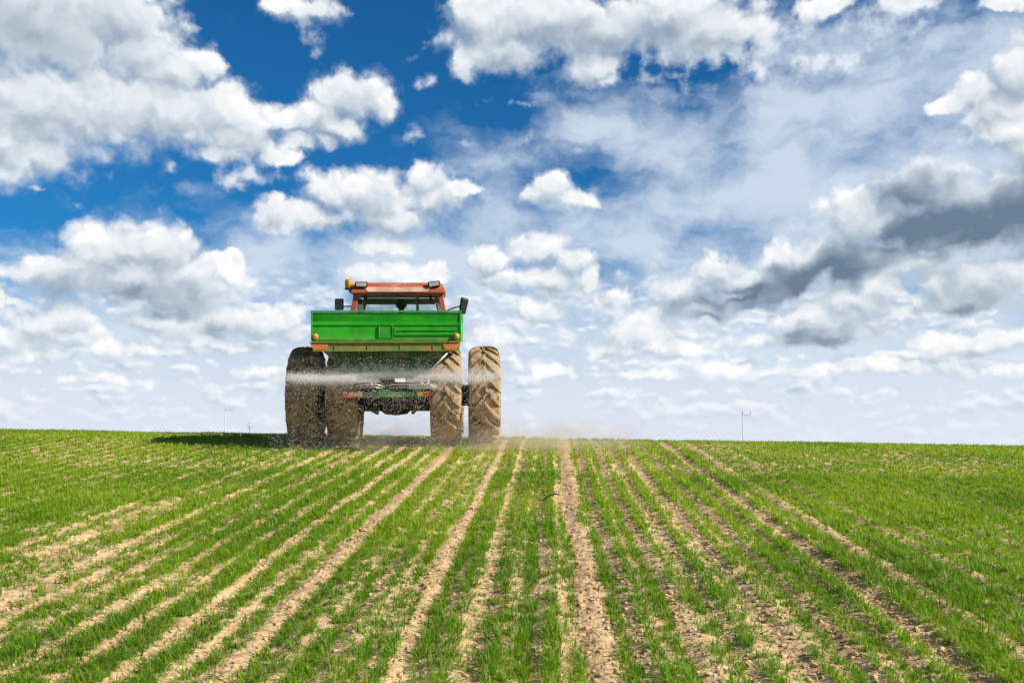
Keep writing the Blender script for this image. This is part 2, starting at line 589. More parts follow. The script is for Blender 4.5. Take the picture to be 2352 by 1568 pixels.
def vnoise(x, y, seed=0):
    """Smooth value noise in numpy."""
    def h(i, j):
        n = np.sin(i * 127.1 + j * 311.7 + seed * 74.7) * 43758.5453
        return n - np.floor(n)
    xi, yi = np.floor(x), np.floor(y)
    fx, fy = smooth01(x - xi), smooth01(y - yi)
    return (h(xi, yi) * (1 - fx) + h(xi + 1, yi) * fx) * (1 - fy) + (h(xi, yi + 1) * (1 - fx) + h(xi + 1, yi + 1) * fx) * fy


def ground(x, y):
    """Large form of the field: a slope that rounds over into a brow just past the tractor."""
    x = np.asarray(x, float)
    y = np.asarray(y, float)
    t = np.maximum(y - CREST, 0.0)
    z = -0.0168 * np.minimum(t, 7.0) ** 2 - 0.0168 * 14.0 * np.maximum(t - 7.0, 0) * 0.95
    xs = np.clip(x + 3.0, -26, 26)
    z = z + (-0.0155 * xs - 0.00012 * xs * np.abs(xs)) * smooth01((y - 4) / 16.0)
    return z


# bare strips between the drilled rows: centre, half width, how clean
BARE = [
    (0.262, 0.135, 1.0), (-0.09, 0.050, 0.75), (0.535, 0.060, 0.85), (0.88, 0.065, 0.95), (1.13, 0.060, 0.85), (1.46, 0.075, 0.95),
    (1.80, 0.055, 0.8), (2.34, 0.085, 0.95), (2.80, 0.06, 0.75), (3.35, 0.06, 0.65), (0.085, 0.03, 0.5), (0.70, 0.03, 0.45), (1.30, 0.03, 0.45), (1.62, 0.03, 0.4), (2.08, 0.04, 0.5),
    (-0.33, 0.035, 0.5), (-0.50, 0.060, 0.85), (-0.70, 0.04, 0.55), (-0.905, 0.085, 0.95), (-1.10, 0.04, 0.5), (-1.29, 0.055, 0.75), (-1.55, 0.04, 0.5), (-1.86, 0.092, 0.95),
    (-2.12, 0.05, 0.6), (-2.40, 0.075, 0.85), (-2.72, 0.06, 0.7), (-3.05, 0.07, 0.75), (-3.45, 0.08, 0.75), (-3.9, 0.08, 0.7), (-4.4, 0.09, 0.7),
]


def bareness(x, y):
    wob = (vnoise(x * 0.8, y * 0.35, 3) - 0.5) * 0.10 + (vnoise(x * 3, y * 1.6, 5) - 0.5) * 0.05
    xx = x + wob
    b = np.zeros_like(xx)
    for c, h, a in BARE:
        wide = 1.18 if c > 0.4 else 1.0
        hh = h * wide * (0.66 + 0.52 * vnoise(y * 0.7 + c * 9, y * 0 + c * 5, 9))
        fade = np.clip(1.15 - 0.030 * np.maximum(y - 11, 0) * (1.3 - a) * 2.2, 0.0, 1.0)
        gap = 1.0 if h > 0.08 else np.clip((0.72 if c > 0.4 else 0.5) + 0.9 * vnoise(y * 1.3 + c * 31, x * 0 + c * 17, 10), 0, 1)
        b = np.maximum(b, a * gap * fade * (1 - smooth01((np.abs(xx - c) - hh * 0.66) / (hh * 0.60))))
    # ordinary gaps between the drill rows elsewhere
    ph = np.abs(((xx / 0.31) % 1.0) - 0.5) * 2
    side = smooth01((np.abs(x + 0.4) - 3.0) / 1.2)
    b = np.maximum(b, 0.50 * side * smooth01((ph - 0.62) / 0.3) * np.clip(1.2 - y / 22.0, 0.15, 1))
    patch = vnoise(x * 1.3 + 20, y * 0.55, 13) * 0.6 + vnoise(x * 3.7, y * 1.9 + 4, 14) * 0.4
    left = smooth01((-x - 0.8) / 2.5) * np.clip(1.25 - y / 13.0, 0, 1)
    b = np.maximum(b, smooth01((patch - 0.62 + 0.09 * left) / 0.2) * (0.32 + 0.46 * left))
    return np.clip(b, 0, 1)


def micro(x, y):
    """Clods, wheel ruts and drill furrows."""
    bare = bareness(x, y)
    rut = np.zeros_like(x)
    for c, h, a in BARE:
        if h > 0.08:
            rut = np.maximum(rut, 1 - smooth01((np.abs(x - c) - h) / 0.08))
    lug = np.maximum(0, np.sin(y * 2 * math.pi / 0.17)) ** 3
    z = -0.018 * rut + 0.014 * rut * lug
    z = z + 0.016 * (vnoise(x * 9, y * 9, 21) - 0.5) + 0.017 * (vnoise(x * 19, y * 19, 22) - 0.5) * (0.4 + 0.6 * bare)
    z = z + 0.008 * (vnoise(x * 41, y * 41, 23) - 0.5)
    z = z + 0.012 * np.cos(x * 2 * math.pi / 0.31)
    return z


def bx(arr):
    m = np.array(FIELD.to_3x3())
    return arr @ m.T


def grid(name, xs, ys, zfun, mat, kind='structure', smooth=True):
    X, Y = np.meshgrid(xs, ys)
    Z = zfun(X, Y)
    v = bx(np.stack([X, Y, Z], -1).reshape(-1, 3))
    nx, ny = len(xs), len(ys)
    i, j = np.meshgrid(np.arange(nx - 1), np.arange(ny - 1))
    a = (j * nx + i).ravel()
    f = np.stack([a, a + 1, a + nx + 1, a + nx], -1).ravel()
    o = mesh_np(name, v, f, np.full(len(a), 4), mat, smooth=smooth)
    return tag(o, kind=kind)


def soil_mat(N, out):
    p = pos(N)
    big = N.noise(p, 1.3, 3, 0.5)
    fine = N.noise(p, 26, 6, 0.65)
    vor = N.voronoi(p, 24, 1.0, 0.5)
    v = N.m('ADD', N.m('MULTIPLY', fine, 0.75), N.m('MULTIPLY', big, 0.35))
    col = N.ramp(v, [(0.30, (0.36, 0.220, 0.105)), (0.48, (0.56, 0.370, 0.19)), (0.62, (0.69, 0.49, 0.275)), (0.8, (0.76, 0.58, 0.36))])
    h = N.m('ADD', N.m('MULTIPLY', fine, 0.6), N.m('MULTIPLY', vor, -0.6))
    principled(N, out, col, 0.95, normal=bump(N, h, 0.55, 0.02), spec=0.1)


M_SOIL = material('dry_soil', soil_mat)


def far_mat(N, out):
    p = pos(N)
    n = N.noise(p, 0.35, 6, 0.6)
    n2 = N.noise(p, 14, 4, 0.6)
    col = N.ramp(N.m('ADD', N.m('MULTIPLY', n, 0.5), N.m('MULTIPLY', n2, 0.5)), [(0.3, (0.045, 0.10, 0.012)), (0.6, (0.09, 0.17, 0.022)), (0.8, (0.22, 0.20, 0.08))])
    principled(N, out, col, 0.9, spec=0.1)


M_FAR = material('crop_ground', far_mat)

# one sheet: fine near the camera, coarser to the sides and beyond, all the way to the horizon
def axis(*spans):
    out = []
    for a, b, st in spans:
        out.append(np.arange(a, b, st))
    return np.concatenate(out + [[spans[-1][1]]])


xs = axis((-22, -5.2, 0.1), (-5.2, 5.2, 0.019), (5.2, 22, 0.1))
ys = axis((1.0, 3.2, 0.08), (3.2, 10.5, 0.019), (10.5, 20, 0.05), (20, 30, 0.25))
grid('field', xs, ys, lambda x, y: ground(x, y) + micro(x, y) * np.clip((24 - y) / 6, 0, 1) * np.clip((21.5 - np.abs(x)) / 3, 0, 1) - 0.002, M_SOIL)


def plain_z(x, y):
    """Land beyond the brow and to the sides, in world axes."""
    xf = np.clip(x, -40, 40)
    yf = np.clip(y, -12, 33) / math.cos(SLOPE)
    z = ground(xf, yf) * math.cos(SLOPE) + yf * math.sin(SLOPE) - 0.05
    inner = (np.abs(x) < 20.5) & (y > 2.0) & (y < 28)
    z = np.where(inner, z - 0.25, z)
    d = np.maximum(np.maximum(y - 33, -12 - y), np.maximum(np.abs(x) - 40, 0))
    drop = smooth01(np.maximum(d, 0) / 260.0)
    fz = -9.0 + 1.5 * (vnoise(x / 700, y / 700, 31) - 0.5)
    return z * (1 - drop) + fz * drop


xs2 = axis((-6000, -600, 300), (-600, -60, 30), (-60, -22, 2), (-22, 22, 0.5), (22, 60, 2), (60, 600, 30), (600, 6000, 300))
ys2 = axis((-2000, -200, 150), (-200, -15, 12), (-15, 36, 0.5), (36, 80, 2), (80, 700, 20), (700, 9000, 400))
X, Y = np.meshgrid(xs2, ys2)
Z = plain_z(X, Y)
nx, ny = len(xs2), len(ys2)
i, j = np.meshgrid(np.arange(nx - 1), np.arange(ny - 1))
a = (j * nx + i).ravel()
land = mesh_np('ground', np.stack([X, Y, Z], -1).reshape(-1, 3), np.stack([a, a + 1, a + nx + 1, a + nx], -1).ravel(), np.full(len(a), 4), M_FAR, smooth=True)
tag(land, kind='structure')

# ---------------------------------------------------------------- young wheat: tufts along the rows, thinning on the bare strips
def leaf_mat(N, out):
    at = N.new('ShaderNodeAttribute')
    at.attribute_name = 'tone'
    tip = N.new('ShaderNodeAttribute')
    tip.attribute_name = 'along'
    col = N.ramp(at.outputs['Fac'], [(0.0, (0.075, 0.220, 0.003)), (0.4, (0.220, 0.410, 0.004)), (0.72, (0.350, 0.520, 0.010)), (0.9, (0.47, 0.57, 0.04)), (1.0, (0.50, 0.42, 0.18))])
    col = N.mix(N.m('MULTIPLY', tip.outputs['Fac'], 0.35), col, (0.22, 0.36, 0.025, 1))
    b = N.new('ShaderNodeBsdfPrincipled')
    N.l.new(col, b.inputs['Base Color'])
    b.inputs['Roughness'].default_value = 0.5
    b.inputs['Specular IOR Level'].default_value = 0.35
    tr = N.new('ShaderNodeBsdfTranslucent')
    N.l.new(N.mix(1.0, col, (1.25, 1.25, 0.6, 1), 'MULTIPLY'), tr.inputs[0])
    mx = N.new('ShaderNodeMixShader')
    mx.inputs[0].default_value = 0.46
    N.l.new(b.outputs[0], mx.inputs[1])
    N.l.new(tr.outputs[0], mx.inputs[2])
    N.l.new(mx.outputs[0], out.inputs['Surface'])


M_LEAF = material('wheat_leaf', leaf_mat)


def scatter(n, x0, x1, y0, y1, power=1.0):
    u = rng.random(n)
    y = y0 + (y1 - y0) * u ** power
    x = x0 + (x1 - x0) * rng.random(n)
    return x, y


def blades(px, py, lean, height, width, tone):
    """Curved ribbons of three segments; every argument is an array."""
    n = len(px)
    ang = rng.random(n) * 2 * math.pi
    dx, dy = np.cos(ang), np.sin(ang)
    wx, wy = -dy, dx
    t = np.array([0.0, 0.4, 0.75, 1.0])
    wprof = np.array([0.8, 1.0, 0.7, 0.05])
    z0 = ground(px, py) + micro(px, py) * np.clip((24 - py) / 6, 0, 1) - 0.008
    V = np.zeros((n, 8, 3))
    for k in range(4):
        out = lean * (t[k] ** 1.8) * height
        up = height * (t[k] - 0.42 * np.minimum(lean, 1.3) * t[k] ** 2.4)
        cx, cy, cz = px + dx * out, py + dy * out, z0 + up
        for sgn, q in ((-1, 0), (1, 1)):
            V[:, 2 * k + q, 0] = cx + sgn * wx * width * wprof[k] * 0.5
            V[:, 2 * k + q, 1] = cy + sgn * wy * width * wprof[k] * 0.5
            V[:, 2 * k + q, 2] = cz
    al = np.tile(np.repeat(t, 2), n)
    tn = np.repeat(tone, 8)
    base = (np.arange(n) * 8)[:, None]
    quad = np.array([0, 1, 3, 2, 2, 3, 5, 4, 4, 5, 7, 6])[None, :]
    return V.reshape(-1, 3), (base + quad).ravel(), tn, al


def sow(n, x0, x1, y0, y1, leaves, hmul=1.0, wmul=1.0, power=1.0, wedge=0.80):
    x, y = scatter(n, x0, x1, y0, y1, power)
    keep = np.abs(x + 0.0375 * y) < wedge * y + 1.0
    x, y = x[keep], y[keep]
    # plants stand in drill rows 0.155 m apart
    row = np.round(x / 0.155) * 0.155
    x = row + (x - row) * 0.75 + rng.normal(0, 0.010, len(x))
    b = bareness(x, y)
    keep = rng.random(len(x)) > b ** 0.8 * 1.02
    x, y, b = x[keep], y[keep], b[keep]
    vig = 0.62 + 0.55 * vnoise(x * 1.1 + 7, y * 0.8, 41) + 0.25 * (vnoise(x * 5, y * 5, 42) - 0.5) - 0.25 * b
    ton = 0.40 + 0.55 * (vnoise(x * 0.7, y * 0.5, 43) - 0.5) + 0.12 * np.clip((y - 9) / 10, 0, 1)
    px = np.repeat(x, leaves) + rng.normal(0, 0.012, len(x) * leaves)
    py = np.repeat(y, leaves) + rng.normal(0, 0.012, len(x) * leaves)
    m = len(px)
    h = np.repeat(vig, leaves) * hmul * 0.088 * rng.uniform(0.40, 1.40, m)
    lean = rng.uniform(0.2, 1.5, m)
    w = wmul * rng.uniform(0.0045, 0.0085, m)
    tone = np.clip(np.repeat(ton, leaves) + rng.normal(0, 0.17, m), 0, 0.93)
    dry = rng.random(m) < 0.05
    tone = np.where(dry, 1.0, tone)
    return blades(px, py, lean, h, w, tone)


parts = [sow(56000, -9.0, 8.5, 3.6, 9.5, 8, 0.95, 0.95), sow(76000, -13.0, 12.5, 9.5, 15, 6, 0.95, 1.3), sow(88000, -19.5, 19.5, 15, 26.5, 5, 0.9, 2.0)]
V, F, T, A, off = [], [], [], [], 0
for v, f, tn, al in parts:
    V.append(bx(v))
    F.append(f + off)
    T.append(tn)
    A.append(al)
    off += len(v)
V, F = np.concatenate(V), np.concatenate(F)
crop = mesh_np('young_wheat', V, F, np.full(len(F) // 4, 4), M_LEAF, smooth=True, attrs={'tone': np.concatenate(T), 'along': np.concatenate(A)})
tag(crop, 'bright green young wheat growing in rows across the whole field', 'crop', kind='stuff')

# ---------------------------------------------------------------- clods of dry earth on the bare strips
def clods(n, x0, x1, y0, y1, smin, smax, wedge=0.6):
    bm = bmesh.new()
    bmesh.ops.create_icosphere(bm, subdivisions=2, radius=1.0)
    bv = np.array([v.co[:] for v in bm.verts])
    bf = np.array([[v.index for v in f.verts] for f in bm.faces])
    bm.free()
    x, y = scatter(n, x0, x1, y0, y1)
    keep = (np.abs(x + 0.0375 * y) < wedge * y + 0.6)
    x, y = x[keep], y[keep]
    b = bareness(x, y)
    keep = rng.random(len(x)) < np.clip(b * 1.15 + 0.06, 0, 1)
    x, y, b = x[keep], y[keep], b[keep]
    m = len(x)
    s = smin + (smax - smin) * rng.random(m) ** 2.6 * (0.5 + 0.5 * b)
    P = np.repeat(bv[None], m, 0)
    nrm = rng.normal(size=(m, 5, 3))
    nrm /= np.linalg.norm(nrm, axis=-1, keepdims=True)
    for k in range(5):                                   # chop flats off each ball, so it breaks like a lump of earth
        d = np.einsum('mvj,mj->mv', P, nrm[:, k])
        cut = rng.uniform(0.35, 0.75, m)[:, None]
        P = P - np.maximum(d - cut, 0)[..., None] * nrm[:, k][:, None, :]
    P = P + rng.normal(0, 0.06, P.shape)
    P *= (rng.uniform(0.75, 1.3, (m, 1, 3)) * np.array([1, 1, 0.55])) * s[:, None, None]
    z = ground(x, y) + micro(x, y) * np.clip((24 - y) / 6, 0, 1) + s * 0.08
    P[..., 0] += x[:, None]
    P[..., 1] += y[:, None]
    P[..., 2] += z[:, None]
    f = (bf[None] + (np.arange(m) * len(bv))[:, None, None]).reshape(-1)
    return P.reshape(-1, 3), f


v1, f1_ = clods(18000, -5.5, 5.0, 3.8, 8.5, 0.007, 0.030)
v2, f2_ = clods(14000, -8.0, 7.0, 8.5, 15.0, 0.010, 0.030)
cl = mesh_np('soil_clods', bx(np.concatenate([v1, v2])), np.concatenate([f1_, f2_ + len(v1)]), np.full((len(f1_) + len(f2_)) // 3, 3), M_SOIL, smooth=False)
tag(cl, 'pale dry clods of earth lying on the bare strips between the rows', 'soil clods', kind='stuff')


# ---------------------------------------------------------------- bits of straw left on the soil
def straw(n, x0, x1, y0, y1):
    x, y = scatter(n, x0, x1, y0, y1)
    keep = (np.abs(x + 0.0375 * y) < 0.6 * y + 0.6) & (rng.random(n) < bareness(x, y) * 0.8 + 0.15)
    x, y = x[keep], y[keep]
    m = len(x)
    a = rng.random(m) * math.pi
    L = rng.uniform(0.02, 0.085, m)
    w = rng.uniform(0.0015, 0.0035, m)
    dx, dy = np.cos(a) * L, np.sin(a) * L
    nx_, ny_ = -np.sin(a) * w, np.cos(a) * w
    z = ground(x, y) + micro(x, y) * np.clip((24 - y) / 6, 0, 1) + 0.012
    tilt = rng.normal(0, 0.010, m)
    V = np.zeros((m, 6, 3))
    for k, (t, up) in enumerate(((-1, 0.0), (0.1, 0.008), (1, 0.0))):
        for q, sg in ((0, -1), (1, 1)):
            V[:, 2 * k + q, 0] = x + dx * t + nx_ * sg
            V[:, 2 * k + q, 1] = y + dy * t + ny_ * sg
            V[:, 2 * k + q, 2] = z + up + tilt * t
    f = (np.array([0, 1, 3, 2, 2, 3, 5, 4])[None] + (np.arange(m) * 6)[:, None]).ravel()
    return V.reshape(-1, 3), f


def straw_mat(N, out):
    n = N.noise(pos(N), 5, 3, 0.6)
    principled(N, out, N.ramp(n, [(0.35, (0.40, 0.26, 0.11)), (0.6, (0.66, 0.50, 0.27))]), 0.7, spec=0.2)


v, f = straw(9000, -8, 7, 3.8, 14)
st_ = mesh_np('straw', bx(v), f, np.full(len(f) // 4, 4), material('old_straw', straw_mat))
tag(st_, 'short pale bits of old straw scattered on the bare soil', 'straw', kind='stuff')
# ------------------------------------------------------------------ paints
def dusty(base, dust=(0.36, 0.27, 0.17), amount=0.5, rough=0.45, scale=5.0, metal=0.0, scuff=None, low=0.0):
    """Paint under a patchy film of field dust, with finer scratches."""
    def build(N, out):
        p = pos(N)
        n = N.noise(p, scale, 6, 0.62)
        f = N.noise(N.v('MULTIPLY', p, (1, 1, 0.35)), scale * 6, 4, 0.6)
        d = N.step(N.m('ADD', N.m('MULTIPLY', n, 0.7), N.m('MULTIPLY', f, 0.3)), 0.60 - 0.28 * amount, 0.80 - 0.25 * amount)
        col = N.mix(N.m('MULTIPLY', d, min(1.0, 0.35 + 0.65 * amount)), (*base, 1), (*dust, 1))
        if scuff:
            sc_ = N.step(N.noise(N.v('MULTIPLY', p, (1, 1, 3)), 23, 5, 0.7), 0.63, 0.70)
            col = N.mix(sc_, col, (*scuff, 1))
        r = N.m('ADD', rough, N.m('MULTIPLY', d, 0.4), clamp=True)
        principled(N, out, col, r, metal, normal=bump(N, n, 0.10, 0.01))
    return build


def mud_build(N, out):
    p = pos(N)
    n = N.noise(p, 3.2, 5, 0.6)
    f = N.noise(p, 30, 5, 0.65)
    g = N.noise(p, 9, 4, 0.6)
    mud = N.ramp(f, [(0.3, (0.27, 0.175, 0.095)), (0.55, (0.50, 0.345, 0.20)), (0.75, (0.64, 0.47, 0.29))])
    k = N.step(N.m('ADD', N.m('MULTIPLY', n, 0.55), N.m('MULTIPLY', g, 0.45)), 0.36, 0.53)
    col = N.mix(N.m('MULTIPLY_ADD', k, 0.88, 0.12), (0.030, 0.026, 0.022, 1), mud)
    principled(N, out, col, 0.92, normal=bump(N, N.m('ADD', f, N.m('MULTIPLY', g, 1.5)), 0.55, 0.02), spec=0.15)


M_TYRE = material('muddy_tyre', mud_build)
M_RED = material('faded_red_paint', dusty((0.46, 0.105, 0.050), (0.62, 0.36, 0.25), 0.45, 0.45, 3.5))
M_PALE = material('sun_bleached_roof', dusty((0.62, 0.33, 0.22), (0.72, 0.56, 0.44), 0.6, 0.5, 4.0))
def green_build(N, out):
    """Hopper paint: faded in clouds, streaked down by rain, scratched and dusted along the lower edge."""
    p = pos(N)
    fade = N.noise(p, 1.8, 5, 0.6)
    streak = N.noise(N.v('MULTIPLY', p, (1, 1, 0.10)), 14, 5, 0.65)
    scr = N.noise(N.v('MULTIPLY', p, (1.0, 1, 0.22)), 30, 3, 0.7)
    speck = N.noise(p, 55, 3, 0.7)
    col = N.mix(N.step(fade, 0.38, 0.66), (0.005, 0.340, 0.004, 1), (0.030, 0.480, 0.014, 1))
    col = N.mix(N.m('MULTIPLY', N.step(streak, 0.52, 0.75), 0.40), col, (0.13, 0.44, 0.08, 1))
    col = N.mix(N.m('MULTIPLY', N.step(scr, 0.66, 0.72), 0.7), col, (0.36, 0.58, 0.28, 1))
    low_ = N.step(N.m('ADD', N.sep(p)[2], N.m('MULTIPLY', N.m('SUBTRACT', fade, 0.5), 0.25)), 1.26, 1.05)
    col = N.mix(N.m('MULTIPLY', low_, 0.45), col, (0.30, 0.36, 0.15, 1))
    col = N.mix(N.m('MULTIPLY', N.step(speck, 0.66, 0.72), 0.5), col, (0.42, 0.40, 0.26, 1))
    principled(N, out, col, N.m('MULTIPLY_ADD', streak, 0.3, 0.32), normal=bump(N, fade, 0.15, 0.02))


M_GREEN = material('green_paint', green_build)
M_GREEN_EDGE = material('worn_green_paint', dusty((0.02, 0.34, 0.012), (0.20, 0.42, 0.12), 0.45, 0.5, 7.0))
M_GREEN_DULL = material('dull_green_paint', dusty((0.020, 0.075, 0.018), (0.24, 0.23, 0.17), 0.62, 0.75, 4.0))
M_RUST = material('rusty_paint', dusty((0.16, 0.23, 0.05), (0.52, 0.25, 0.07), 0.55, 0.75, 6.0, scuff=(0.62, 0.48, 0.30)))
M_BLACK = material('black_plastic', dusty((0.018, 0.018, 0.018), (0.17, 0.15, 0.11), 0.22, 0.45, 6.0))
M_GRIME = material('greasy_dark_metal', dusty((0.028, 0.024, 0.020), (0.12, 0.085, 0.05), 0.40, 0.7, 9.0))
M_STEEL = material('bare_steel', dusty((0.62, 0.60, 0.57), (0.55, 0.50, 0.42), 0.3, 0.35, 8.0, metal=0.6))
M_HEAD = material('dark_trim', dusty((0.22, 0.235, 0.26), (0.26, 0.25, 0.24), 0.3, 0.8, 5.0))


def lens_mat(name, col, glow=0.0):
    def build(N, out):
        n = N.noise(pos(N), 18, 3, 0.5)
        c = N.mix(N.m('MULTIPLY', n, 0.3), (*col, 1), (col[0] * 0.75, col[1] * 0.65, col[2] * 0.6, 1))
        d = N.step(N.noise(pos(N), 9, 5, 0.65), 0.40, 0.70)
        c = N.mix(N.m('MULTIPLY', d, 0.55), c, (0.36, 0.28, 0.19, 1))
        b = principled(N, out, c, 0.25)
        b.inputs['Coat Weight'].default_value = 0.4
    return material(name, build)


M_AMBER = lens_mat('amber_lens', (0.80, 0.33, 0.012))
M_REDLENS = lens_mat('red_lens', (0.55, 0.045, 0.02))
M_CLEAR = lens_mat('clear_lens', (0.62, 0.62, 0.58))
M_YELLOW = lens_mat('yellow_reflector', (0.62, 0.42, 0.02))


def glass_build(N, out):
    tr = N.new('ShaderNodeBsdfTransparent')
    dirt = N.step(N.noise(pos(N), 3.0, 5, 0.6), 0.35, 0.9)
    N.l.new(N.mix(dirt, (0.93, 0.96, 0.95, 1), (0.80, 0.83, 0.81, 1)), tr.inputs[0])
    gl = N.new('ShaderNodeBsdfGlossy')
    gl.inputs['Roughness'].default_value = 0.04
    fr = N.new('ShaderNodeFresnel')
    fr.inputs[0].default_value = 1.45
    mx = N.new('ShaderNodeMixShader')
    N.l.new(fr.outputs[0], mx.inputs[0])
    N.l.new(tr.outputs[0], mx.inputs[1])
    N.l.new(gl.outputs[0], mx.inputs[2])
    N.l.new(mx.outputs[0], out.inputs['Surface'])


M_GLASS = material('cab_glass', glass_build)

# ------------------------------------------------------------------ tractor, seen from behind on four big rear tyres
TX, TY, YAW = -2.985, 19.3, R(5.6)
TRACTOR = FIELD @ Matrix.Translation((TX, TY, 0.0)) @ Matrix.Rotation(YAW, 4, 'Z')
tractor = empty('tractor', TRACTOR)
tag(tractor, 'old tractor with faded red cab and muddy dual rear tyres on the field brow', 'tractor', 'farm machinery')

PROFILE = [(0.46, -0.215), (0.56, -0.262), (0.68, -0.292), (0.78, -0.297), (0.838, -0.288), (0.880, -0.250), (0.908, -0.14), (0.916, 0.0),
           (0.908, 0.14), (0.880, 0.250), (0.838, 0.288), (0.78, 0.297), (0.68, 0.292), (0.56, 0.262), (0.46, 0.215)]


def surf(x, scale):
    """Radius of the tread at a distance from the tyre's middle."""
    pts = sorted([(q[1] * scale, q[0] * scale) for q in PROFILE[4:11]])
    x = max(pts[0][0], min(pts[-1][0], x))
    for (xa, ra), (xb, rb) in zip(pts, pts[1:]):
        if xa <= x <= xb:
            return ra + (rb - ra) * (x - xa) / (xb - xa)
    return pts[-1][1]


def tyre_bm(radius, seed, count=20):
    s = radius / 0.955
    rr = random.Random(seed)
    bm = bmesh.new()
    lathe(bm, [(r * s, h * s) for r, h in PROFILE], 'X', 72)
    for side in (-1, 1):
        for i in range(count):
            a0 = 2 * math.pi * (i + (0.5 if side > 0 else 0.0)) / count + rr.uniform(-.01, .01)
            rings = []
            steps = 7
            for k in range(steps + 1):
                q = k / steps
                x = side * s * (-0.015 + 0.312 * q)
                a = a0 + 0.40 * q ** 0.85
                rb = surf(abs(x), s) - 0.012 - (0.035 * s if k == steps else 0.0)
                rt = surf(abs(x), s) + (0.047 if k < steps - 1 else 0.040 if k == steps - 1 else 0.0) * s
                hb, ht = 0.046 * s, 0.030 * s
                ring = []
                for r_, hw in ((rb, -hb), (rt, -ht), (rt, ht), (rb, hb)):
                    # angle grows so that, on the side facing back, a lug drops towards the shoulder
                    t = a + hw / radius
                    ring.append(bm.verts.new((x, -r_ * math.cos(t), -r_ * math.sin(t))))
                rings.append(ring)
            for k in range(steps):
                for m_ in range(4):
                    bm.faces.new((rings[k][m_], rings[k][(m_ + 1) % 4], rings[k + 1][(m_ + 1) % 4], rings[k + 1][m_]))
            bm.faces.new(rings[0])
            bm.faces.new(rings[-1])
    return bm


def rim_bm(radius, out):
    s = radius / 0.955
    bm = bmesh.new()
    lathe(bm, [(0.475 * s, -0.21 * s), (0.49 * s, -0.225 * s), (0.44 * s, -0.17 * s), (0.42 * s, -0.02), (0.20 * s, 0.02), (0.14 * s, out * 0.10), (0.10 * s, out * 0.11)], 'X', 40)
    lathe(bm, [(0.42 * s, 0.0), (0.44 * s, 0.17 * s), (0.49 * s, 0.225 * s), (0.475 * s, 0.21 * s), (0.40 * s, 0.03)], 'X', 40)
    for k in range(8):
        a = 2 * math.pi * k / 8
        c, q = math.cos(a) * 0.15 * s, math.sin(a) * 0.15 * s
        lathe(bm, [(0.016, 0.0), (0.016, 0.05)], 'X', 6, (0.02, c, q))
    return bm


def wheel(x, y, z, radius, seed, name, label=None, tread_n=20):
    w = bpy.data.objects.new(name, None)
    w.empty_display_size = 0.2
    link(w, tractor)
    w.location = (x, y, z)
    w.rotation_euler = (R(rngw.uniform(0, 360)), 0, 0)
    if label:
        w['label'] = label
    obj('tyre', tyre_bm(radius, seed, tread_n), M_TYRE, w, smooth=False, bevel=0.0)
    obj('rim', rim_bm(radius, 1 if x > 0 else -1), M_RED, w, smooth=True)
    return w


rngw = random.Random(5)
RW = 0.955
wheel(-1.712, 0, RW - 0.02, RW, 1, 'rear_wheel', 'dark shaded outer rear wheel with a tan muddy top')
wheel(-0.972, 0, RW - 0.02, RW, 2, 'rear_wheel')
wheel(0.972, 0, RW - 0.02, RW, 3, 'rear_wheel')
wheel(1.712, 0, RW - 0.02, RW, 4, 'rear_wheel', 'sunlit outer rear wheel caked in tan mud')
wheel(-1.16, 2.45, 0.52, 0.60, 6, 'front_wheel', None, 16)
wheel(1.16, 2.45, 0.52, 0.60, 7, 'front_wheel', None, 16)

# rear axle with its differential, and the spacers that carry the outer wheels
bm = bmesh.new()
lathe(bm, [(0.20, -0.72), (0.20, -0.45), (0.25, -0.40), (0.27, -0.30), (0.36, -0.22), (0.385, 0.0), (0.36, 0.22), (0.27, 0.30), (0.25, 0.40), (0.20, 0.45), (0.20, 0.72)], 'X', 36, (0, 0, RW - 0.02))
for s in (-1, 1):
    lathe(bm, [(0.20, s * 0.98), (0.205, s * 1.02), (0.205, s * 1.68), (0.20, s * 1.72)], 'X', 28, (0, 0, RW - 0.02))
obj('rear_axle', bm, M_GRIME, tractor, smooth=True)
bm = bmesh.new()
box(bm, -0.30, 0.30, -0.42, 1.0, 0.78, 1.62)
box(bm, -0.22, 0.22, 1.0, 3.2, 0.72, 1.30)
box(bm, -0.55, 0.55, -0.30, 0.30, 1.25, 1.60)
obj('gearbox', bm, M_GRIME, tractor, bevel=0.04)
bm = bmesh.new()
tube(bm, [(-1.05, 2.45, 0.56), (1.05, 2.45, 0.56)], 0.075, 12)
obj('front_axle', bm, M_GRIME, tractor, smooth=True)
# three-point hitch
bm = bmesh.new()
for s in (-1, 1):
    tube(bm, [(s * 0.34, -0.30, 0.62), (s * 0.46, -1.20, 0.78)], 0.035, 10)
    tube(bm, [(s * 0.36, -0.38, 1.50), (s * 0.42, -0.85, 0.74)], 0.022, 8)
tube(bm, [(0, -0.40, 1.35), (0, -1.22, 1.42)], 0.03, 10)
obj('hitch_arm', bm, M_GRIME, tractor, smooth=True)
